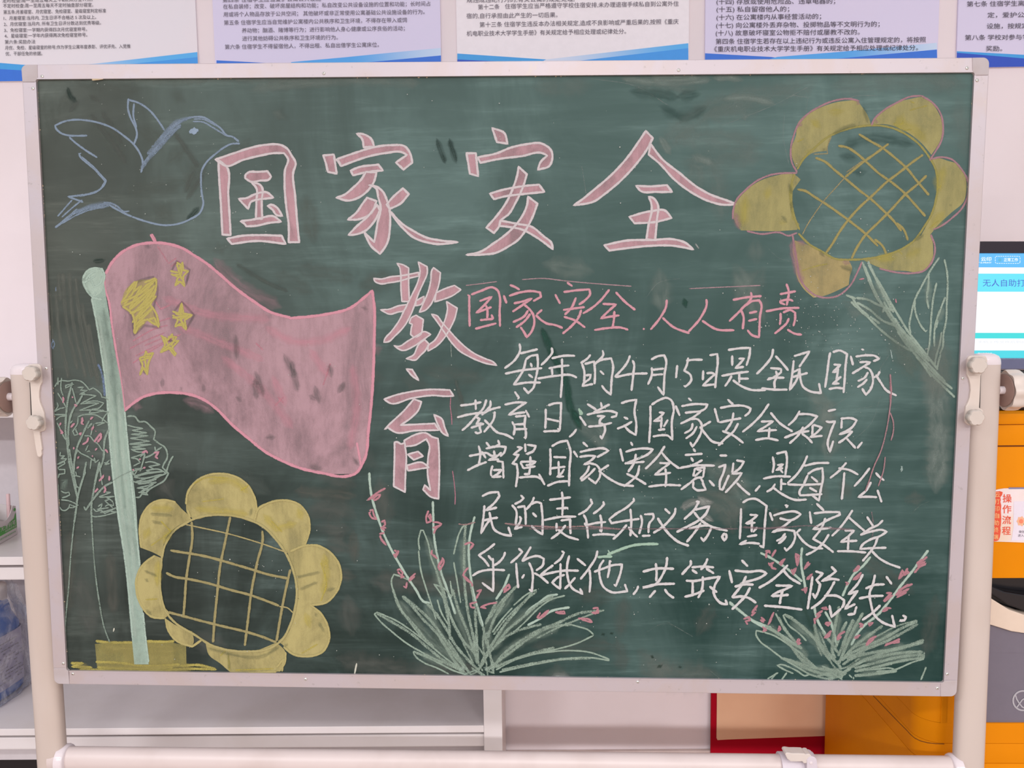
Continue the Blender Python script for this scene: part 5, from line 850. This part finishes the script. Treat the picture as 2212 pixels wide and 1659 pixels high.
ch(WT,V6,
"970,125 930,220 850,340 740,445; 930,245 1060,215 1220,210; 970,340 1050,290 1140,270 1145,400 1120,520 1100,640 1020,575; 975,345 930,450 880,560 890,580 1000,575 1140,565; 740,455 900,460 1140,450; 1010,365 1090,430; 990,490 1080,540",
"1415,205 1330,300 1225,385; 1320,270 1440,290 1550,345; 1390,315 1380,450 1360,630",
"1680,265 1600,370 1500,480; 1745,320 1790,370 1845,410; 1695,425 1650,510 1550,600 1660,595 1765,600; 1765,515 1815,660",
"215,725 210,900 200,1080; 230,665 300,625 380,620 450,660 505,700 490,850 470,1170 420,1150; 310,800 400,805 350,850 270,900 380,890; 340,850 335,1000; 400,940 350,1000; 280,1050 400,1030; 280,1090 200,1135 320,1120 430,1130",
"710,690 745,700 725,720; 540,770 575,870; 580,810 700,775 850,770 895,795 850,830 790,860 650,840; 790,860 700,930 570,1000 700,970 820,985 830,1050 790,1150 730,1210 705,1170; 720,1010 670,1070 615,1100; 730,1040 690,1090 635,1130; 895,960 840,1010; 850,1010 930,1110 1020,1170 1150,1185",
"1070,670 1160,755; 995,760 1015,905; 1040,785 1180,770 1330,770 1340,800 1200,860 1100,920 1035,965 1140,960 1245,945; 1175,835 1130,950 1035,1075 1150,1140 1270,1230; 1215,1020 1150,1120 1050,1210 950,1260",
"1485,745 1430,830 1340,950 1245,1045; 1430,820 1520,900 1625,990; 1390,980 1500,980 1440,1040 1350,1110 1450,1100 1540,1095; 1440,1030 1430,1200; 1305,1215 1450,1215 1640,1230",
"1645,820 1720,935; 1830,860 1780,910 1680,960 1570,1035; 1570,1030 1700,990 1830,975 1870,995 1800,1040 1690,1080 1590,1150 1570,1190 1700,1180 1870,1175; 1770,1050 1740,1140 1670,1240 1595,1330; 1700,1210 1780,1290 1860,1340 2030,1405")
ch(WT,V7,
"215,170 300,130 400,120 415,165 370,230 260,330 390,295; 245,270 235,400 205,590 260,500 310,430; 235,445 310,425 400,410; 300,345 320,440 360,550 450,600 550,620 515,515",
"655,155 690,190 660,220 585,260; 555,265 600,320 600,500; 615,295 700,280 710,350 715,495; 640,395 660,420 650,460 590,540 680,515; 810,175 790,230 715,325; 770,260 850,235 890,250 905,400 905,600 850,570 775,500; 790,355 840,405",
"1125,115 1135,200 1130,390; 980,210 1100,195 1230,180; 1060,310 1190,300 1195,320; 920,440 1100,405 1290,400; 1065,470 1065,570; 1110,445 1220,430 1220,500 1225,600; 1170,495 1110,570 1000,655; 1080,545 1180,620 1320,665",
"1450,195 1470,250 1400,330 1310,380; 1370,375 1400,430 1410,500 1425,650; 1595,225 1605,260 1560,310 1480,370; 1560,375 1575,450 1575,570 1550,550; 1380,470 1400,500 1500,475 1630,460; 1470,610 1600,600 1735,610",
"1940,185 1945,220 1870,290 1740,370 1665,430 1690,475 1800,455 2010,425; 1905,310 1915,450 1905,625; 1865,490 1800,570 1705,660; 1880,515 1930,580 1990,635; 2020,380 2035,430 2005,600; 2060,375 2160,370 2170,400 2120,480 2110,590; 2035,620 2135,615",
"365,705 300,760 180,840 240,890 300,970; 285,840 335,900; 480,800 470,840 420,910 330,970; 340,870 345,1000 345,1250 280,1200 215,1150; 105,1075 180,1030 300,1005 480,1010",
"630,760 675,800 630,850 540,930; 605,925 615,1060 630,1215; 775,740 740,800 670,910; 670,910 760,865 860,850 920,880 910,950 830,1015; 750,920 785,1000 785,1250 750,1225; 700,1055 670,1105; 810,1040 880,1080 975,1160",
"1120,790 1150,810 1110,880 1035,940; 1320,1015 1150,1015 1000,1040 880,1070 960,1000 1030,950; 1110,930 1110,1080 1105,1220 1060,1190 1015,1150 1080,1090 1160,1060; 1210,840 1185,960 1190,1080 1240,1210 1360,1280 1330,1215; 1280,1090 1220,1160 1155,1225",
"1295,875 1400,960; 1530,785 1520,840 1440,980 1335,1115; 1440,1000 1450,1110 1440,1265; 1605,890 1560,960 1560,1100 1600,1200 1680,1255 1870,1250 1840,1165; 1490,1030 1600,990 1720,950 1810,945 1800,1010 1740,1190 1715,1170; 1660,900 1690,915; 1670,900 1665,1000 1645,1100",
"1995,1185 1985,1220 1935,1290")
ch(WT,V8,
"575,140 570,190 500,290 400,380 320,430; 370,255 430,350 520,460 610,530 730,575; 450,150 515,210",
"805,70 840,75 790,160 670,275; 790,165 960,125 920,210 830,290 700,360 585,420; 785,190 850,270 960,345 1170,405; 725,380 850,350 970,340; 865,310 800,410 700,535; 980,370 950,440 895,520 860,475",
"1135,425 1105,470 1130,515 1155,480 1145,430",
"350,770 360,870 355,980; 480,700 470,800 430,900 350,1010 200,1050 350,1015 570,1005; 200,870 340,835 560,835; 350,1080 275,1165; 450,1065 490,1120 560,1170",
"745,735 750,780 700,840 645,905; 755,820 880,810 1015,820; 760,845 825,890; 940,715 920,770 860,850; 920,830 1015,890; 690,970 780,975 920,950 1080,925 1020,1030 1010,1110 1050,1190 1100,1230 1165,1240 1140,1185; 770,980 770,1150; 885,920 885,1010 870,1090 830,1170; 675,1155 780,1130 905,1080; 960,1035 1050,1105",
"1325,735 1400,810; 1185,850 1220,1000; 1245,855 1400,870 1580,870 1610,890 1550,930 1400,980 1305,1010; 1380,915 1340,1000 1215,1165; 1245,1040 1360,1015 1465,1015; 1220,1165 1330,1150 1400,1165 1495,1225; 1425,1045 1380,1130 1300,1220 1215,1300",
"1855,790 1770,880 1650,980 1520,1055; 1800,850 1870,930 2000,1010; 1710,1025 1900,1030 1820,1070 1720,1110 1670,1145 1780,1140 1865,1130; 1800,1065 1780,1130 1760,1240; 1580,1255 1780,1270 2020,1300",w=5.4)
ch(WT,V9,
"915,445 900,560 885,650 870,750; 940,400 1010,420 950,480 985,520 970,580 940,645 915,600; 1085,355 1130,400 1080,440 1000,490 1090,470 1165,480; 1120,490 1070,580 990,680 900,745; 1020,625 1150,630 1205,665 1200,710 1180,740; 1070,710 1090,820 1180,740",
"1380,425 1340,500 1245,610 1330,580 1270,660 1215,745 1310,700; 1320,720 1300,790 1235,800; 1490,430 1470,520 1440,600 1450,690 1490,810 1560,870 1670,910 1645,800; 1400,560 1490,525 1580,520; 1590,445 1645,520; 1340,650 1450,630 1570,625; 1540,710 1480,770 1370,850",
"1740,805 1775,820 1760,850 1720,855 1725,840",w=5.4)
blk('chalk_leaf','long pale green chalk leaf between the text lines',V7,('s','A9C8B4',5.8,.9,"1530,862 1620,855 1700,853; 1640,835 1800,770 1950,725 2100,712 2226,712"),('s','A9C8B4',3,.8,"1650,780 1675,825"))
blk('chalk_tick','pale green drop mark in the text',V4,('s','A9C8B4',5,.8,"1470,225 1500,260 1520,290"),('s','A9C8B4',3,.8,"1480,220 1490,290 1520,290"))
blk('chalk_guide_line','brown pink guide line crossing the right of the text',V3,('s','B08A90',2.6,.75,"1805,465 1820,640 1800,880 1760,1120 1700,1340 1620,1520 1560,1700 1520,1800; 1805,900 1840,1000 1840,1130 1815,1220; 1750,1405 1730,1560 1700,1659 1670,1740"),('s','A8BEB8',2,.7,"1810,185 1830,290; 1930,1510 1945,1550 1930,1575; 1945,1510 1925,1560"))
blk('chalk_guide_line','brown guide line through the fourth text line',V6,('s','9A8288',2.6,.5,"-2200,960 180,960; 230,945 450,955 700,945 950,925 1200,945 1450,970; 1700,765 1720,900; 1700,1060 1720,1000"),('b','9A8288',5,.35,"230,940 500,955 750,935; 1200,960 1500,965"))
blk('chalk_guide_line','pale guide line',V4,('b','9A8288',5,.35,"650,1535 900,1560 1150,1565; 1550,1560 1750,1580 1850,1590"),('s','9DB8B0',2,.7,"2150,800 2200,750"))

BL2=[]
ig=[i for i,b_ in enumerate(BLK) if b_[0]=='chalk_ground'][0]; ip=[i for i,b_ in enumerate(BLK) if b_[0]=='chalk_flagpole'][0]; BLK.insert(ip,BLK.pop(ig))
for b_ in BLK:
    if b_[0] in ('chalk_guide_line','chalk_tick'):          # every line is a piece of its own
        for kind,colh,width,den,st in b_[3]: BL2+=[(b_[0],b_[1],b_[2],((kind,colh,width,den,q),)) for q in st.split(';')]
    else: BL2.append(b_)
for name,label,view,ops in BL2:
    ox,oy,w=view; s=w/2212; cm=CM()
    for kind,colh,width,den,st in ops:
        if name=='chalk_dust_smears' and kind=='b': den=min(.8,den*1.45)
        col=lin(colh); kk={'f':.95,'b':.85}.get(kind,.74); col=tuple(q*kk for q in col[:3])+(1,)
        for P in parse(st):
            P=[(ox+x*s,oy+y*s) for x,y in P]
            if kind=='f': cm.poly(P,col,den)
            elif kind=='o': cm.ribbon(P,col,den,width,0,True)
            elif kind=='s': cm.ribbon(P,col,den,width,0)
            else: cm.ribbon(P,col,den,width*1.5,1)
    o=cm.build(name,label,ws)
    if name=='chalk_dust_smears': o['kind']='stuff'
# loose specks of chalk dust
cm=CM(); rr=random.Random(21); dc=lin('A9AEA8')
for cx,cy,sx,sy,n_ in ((1800,700,110,60,170),(1100,760,300,120,50),(1300,330,300,120,30),(1420,1010,160,60,60),(1620,1010,200,120,60),(480,420,120,80,40),(700,1150,300,200,60),(1500,1350,300,80,50),(250,330,150,120,40),(560,1230,60,40,20),(1900,640,120,120,60)):
    for _ in range(n_):
        x,y=rr.gauss(cx,sx),rr.gauss(cy,sy); s_=rr.uniform(.5,1.5)*(1.5 if rr.random()<.06 else 1)
        if not(150<x<2030 and 180<y<1440): continue
        q=len(cm.V); a_=rr.uniform(0,3)
        cm.V+=[hit(x+s_*cos(a_+k*pi/2)*rr.uniform(.5,1.2),y+s_*sin(a_+k*pi/2)*rr.uniform(.5,1.2),SURF-.0026) for k in range(4)]; cm.C+=[dc[:3]+(.9,)]*4; cm.U+=[(0,.5)]*4; cm.F.append((q,q+1,q+2,q+3)); cm.MI.append(0)
o=cm.build('chalk_specks',None,ws); o['kind']='stuff'
# ------------------------------------------------------------------ chalk box with a chalk stick, on the rack's upper shelf
def shelfpt(px,py,z):                      # pixel ray down onto the level z
    d=ray(px,py); t=(z-CAM.z)/d.z; return CAM+d*t
M['card']=simple('white_card','DAD3D2',.6); M['cardin']=simple('brown_card_inside','6A4A40',.9,h2='55382f',scale=40); M['green']=simple('green_print_box','4CA541',.5); M['pinkchalk']=simple('pink_chalk','E3C3C4',.95)
bx=shelfpt(38,1153,zu+.001); fl=shelfpt(0,1175,zu+.001)
ax=(fl-bx); ax.z=0; ax.normalize(); back=Vector((ax.y,-ax.x,0)); 
if back.x>0: back=-back
LEN,DEP,HT=.125,.06,.088
box=root('chalk_box',bx+ax*LEN/2+back*DEP/2,'small white and green open chalk box on the upper rack shelf, far left','box')
def bp(a,b,h): return bx+ax*a+back*b+Vector((0,0,h))
def slab(name,P,nrm,t,mat,par,**k):
    n=len(P); return mk(name,P+[p+nrm*t for p in P],[tuple(range(n)),tuple(range(2*n-1,n-1,-1))]+[(i,(i+1)%n,n+(i+1)%n,n+i) for i in range(n)],mat,par,**k)
front=[bp(0,0,0),bp(LEN,0,0),bp(LEN,0,HT*.9)]
for i in range(9):
    t=i/8; front.append(bp(LEN*(.86-.72*t),0,HT*(.92-.34*sin(pi*t)**.7)))
front+=[bp(0,0,HT*.86)]
slab('front_side',front,back,.0012,'card',box)
slab('back_side',[bp(0,DEP,0),bp(LEN,DEP,0),bp(LEN,DEP,HT),bp(0,DEP,HT)],-back,.0012,'cardin',box)
slab('end_side',[bp(0,0.0013,0),bp(0,DEP-.0013,0),bp(0,DEP-.0013,HT),bp(0,.0013,HT*.86)],ax,.0012,'card',box)
slab('end_side',[bp(LEN,0.0013,0),bp(LEN,DEP-.0013,0),bp(LEN,DEP-.0013,HT),bp(LEN,.0013,HT*.9)],-ax,.0012,'card',box)
slab('floor_side',[bp(.002,.002,.001),bp(LEN-.002,.002,.001),bp(LEN-.002,DEP-.002,.001),bp(.002,DEP-.002,.001)],Vector((0,0,1)),.001,'card',box)
def fr(a,h,e=.0006): return bx+ax*(a*LEN)-back*e+Vector((0,0,h*HT))
slab('green_print',[fr(.03,.22),fr(1,.22),fr(1,.50),fr(.50,.44),fr(.44,.38),fr(.36,.46),fr(.12,.52),fr(.05,.64),fr(.03,.66)],-back,.0003,'green',box)
def onbox(k=.0012): return lambda px,py: fr(1-px,-py,k)
V=[];Fc=[]
for i in range(4):
    a=.08+.14*i; q=len(V); V+=[fr(a,.36,.0014),fr(a+.10,.36,.0014),fr(a+.10,.48,.0014),fr(a,.48,.0014)]; Fc.append((q,q+1,q+2,q+3))
def boxtext(s,a0,a1,h,ht,mat,name):
    v,f=textmesh(s); x0=min(p[0] for p in v); x1=max(p[0] for p in v)
    mk(name,[fr(a1+(a0-a1)*(p[0]-x0)/(x1-x0),h+(p[1]-.33)*ht,.0016) for p in v],f,mat,box)
boxtext('无尘粉笔',.08,.72,.40,.15,'card','box_lettering'); boxtext('校园教学用品',.06,.55,.28,.07,'card','box_lettering'); boxtext('符合教学用粉笔国家标准',.10,.9,.12,.06,'gr','box_lettering')
slab('green_print',[fr(.07+.05*cos(i),.77+.05*sin(i)) for i in [j*.785 for j in range(8)]],-back,.0003,'green',box)
c0=bp(.014,.012,HT*.5); c1=bp(.002,.016,HT+.022)
d_=(c1-c0); lathe('chalk_stick',c0,d_,[(.0042,0),(.005,.001),(.0046,d_.length-.001),(.0036,d_.length)],'pinkchalk',None,seg=16); 
tag(COL.objects['chalk_stick'],'pale pink chalk stick leaning in the open chalk box','chalk')
# ------------------------------------------------------------------ blue jug in a clear bag on the lower shelf
M['blue']=simple('blue_plastic_jug','1F5FB4',.3,h2='235FAF',scale=6); M['label']=simple('jug_label','A9A6C0',.5,h2='9A98B6',scale=14); M['wcap']=simple('white_cap','DAD3CF',.4); M['teal']=simple('teal_plastic','3F9FC9',.4)
jn=shelfpt(0,1520,zl+.0015); jf=shelfpt(70,1474,zl+.0015); jd=(jf-jn); jd.z=0; jd.normalize(); JR=math.atan2(jd.y,jd.x)
jb=jf-jd*.098+Vector((-jd.y,jd.x,0))*.064; K=1.28
jug=root('detergent_jug',jb,'blue plastic jug with white cap inside the clear bag on the lower shelf','jug')
def sup(c,z,a,b,n=28,e=.5,rot=None):
    rot=JR if rot is None else rot
    o=[]
    for i in range(n):
        t=2*pi*i/n; x=a*(abs(cos(t))**e)*(1 if cos(t)>=0 else -1); y=b*(abs(sin(t))**e)*(1 if sin(t)>=0 else -1)
        o.append(c+Vector((x*cos(rot)-y*sin(rot),x*sin(rot)+y*cos(rot),z)))
    return o
def loft(name,rings,mat,par,cap=True,**k):
    n=len(rings[0]); v=[p for r_ in rings for p in r_]; f=[]
    for j in range(len(rings)-1): f+=[(j*n+i,j*n+(i+1)%n,(j+1)*n+(i+1)%n,(j+1)*n+i) for i in range(n)]
    if cap: f+=[tuple(range(n)),tuple(range((len(rings)-1)*n,len(rings)*n))]
    return mk(name,v,f,mat,par,smooth=True,**k)
HJ=.215
loft('body',[sup(jb,z*K,a*1.12,b*1.1) for z,a,b in ((0,.078,.05),(.008,.085,.057),(.10,.086,.058),(.145,.084,.056),(.17,.070,.046),(.19,.072,.036),(.20,.066,.028))],'blue',jug)
loft('neck',[sup(jb+jd*.055,z*K,.024,.024,e=1) for z in (.198,.207)],'blue',jug)
loft('cap',[sup(jb+jd*.055,z*K-.012,a*1.1,a*1.1,e=1) for z,a in ((.204,.029),(.206,.030),(.236,.030),(.238,.027))],'wcap',jug)
loft('label',[sup(jb,z*K,.0868*1.12,.0588*1.1) for z in (.022,.135)],'label',jug,cap=False)
V=[];Fc=[]; rr=random.Random(5)
for j in range(12):
    z=(.118-.0075*j)*K; x=-.06
    while x<.06:
        w=rr.uniform(.004,.014); q=len(V); e=.0003
        if rr.random()<.75:
            for dx,dz in ((0,0),(w,0),(w,.0022),(0,.0022)):
                c=Vector((x+dx,-.0653,z+dz)); rt=JR; V.append(jb+Vector((c.x*cos(rt)-c.y*sin(rt),c.x*sin(rt)+c.y*cos(rt),c.z)))
            Fc.append((q,q+1,q+2,q+3))
        x+=w+.003
mk('label_print',V,Fc,'ink',jug,kind='stuff')
def bagmat():
    m=N('clear_thin_plastic').set(.22,0,.6); m.base(lin('F2F3FA')); f=m.noise(14,4,.6,dist=1.5); m.bump(m.noise(22,4,.6,dist=2),.9,.01)
    fr_=m.n('ShaderNodeFresnel'); fr_.inputs[0].default_value=1.3
    a=m.math('ADD',m.ramp(f,.38,.7,.06,.34),m.math('MULTIPLY',fr_.outputs[0],.6)); m.l(m.math('MINIMUM',a,.8),m.b.inputs['Alpha']); return m.m
M['bag']=bagmat()
bag=bpy.data.objects
rings=[]; rr=random.Random(11)
lv=[(-.0003,.088,.060),(.004,.100,.070),(.03,.104,.074),(.08,.102,.072),(.13,.100,.074),(.17,.098,.070),(.20,.085,.060),(.225,.085,.055),(.232,.08,.05)]
nn=48
def bumpy(i,j): return 1+.05*sin(i*.9+j*1.3)+.04*sin(i*2.1-j*.8)+.03*rr.uniform(-1,1)
for j,(z,a,b) in enumerate(lv):
    R_=sup(jb,z*K,a*1.14,b*1.14,n=nn,e=.7); z*=K; c=jb+Vector((0,0,z)); rings.append([c+(p-c)*max(bumpy(i,j),.97) for i,p in enumerate(R_)])
o=loft('plastic_bag',rings,'bag',None,cap=False); tag(o,'crumpled clear plastic bag around the blue jug on the lower rack shelf','bag')
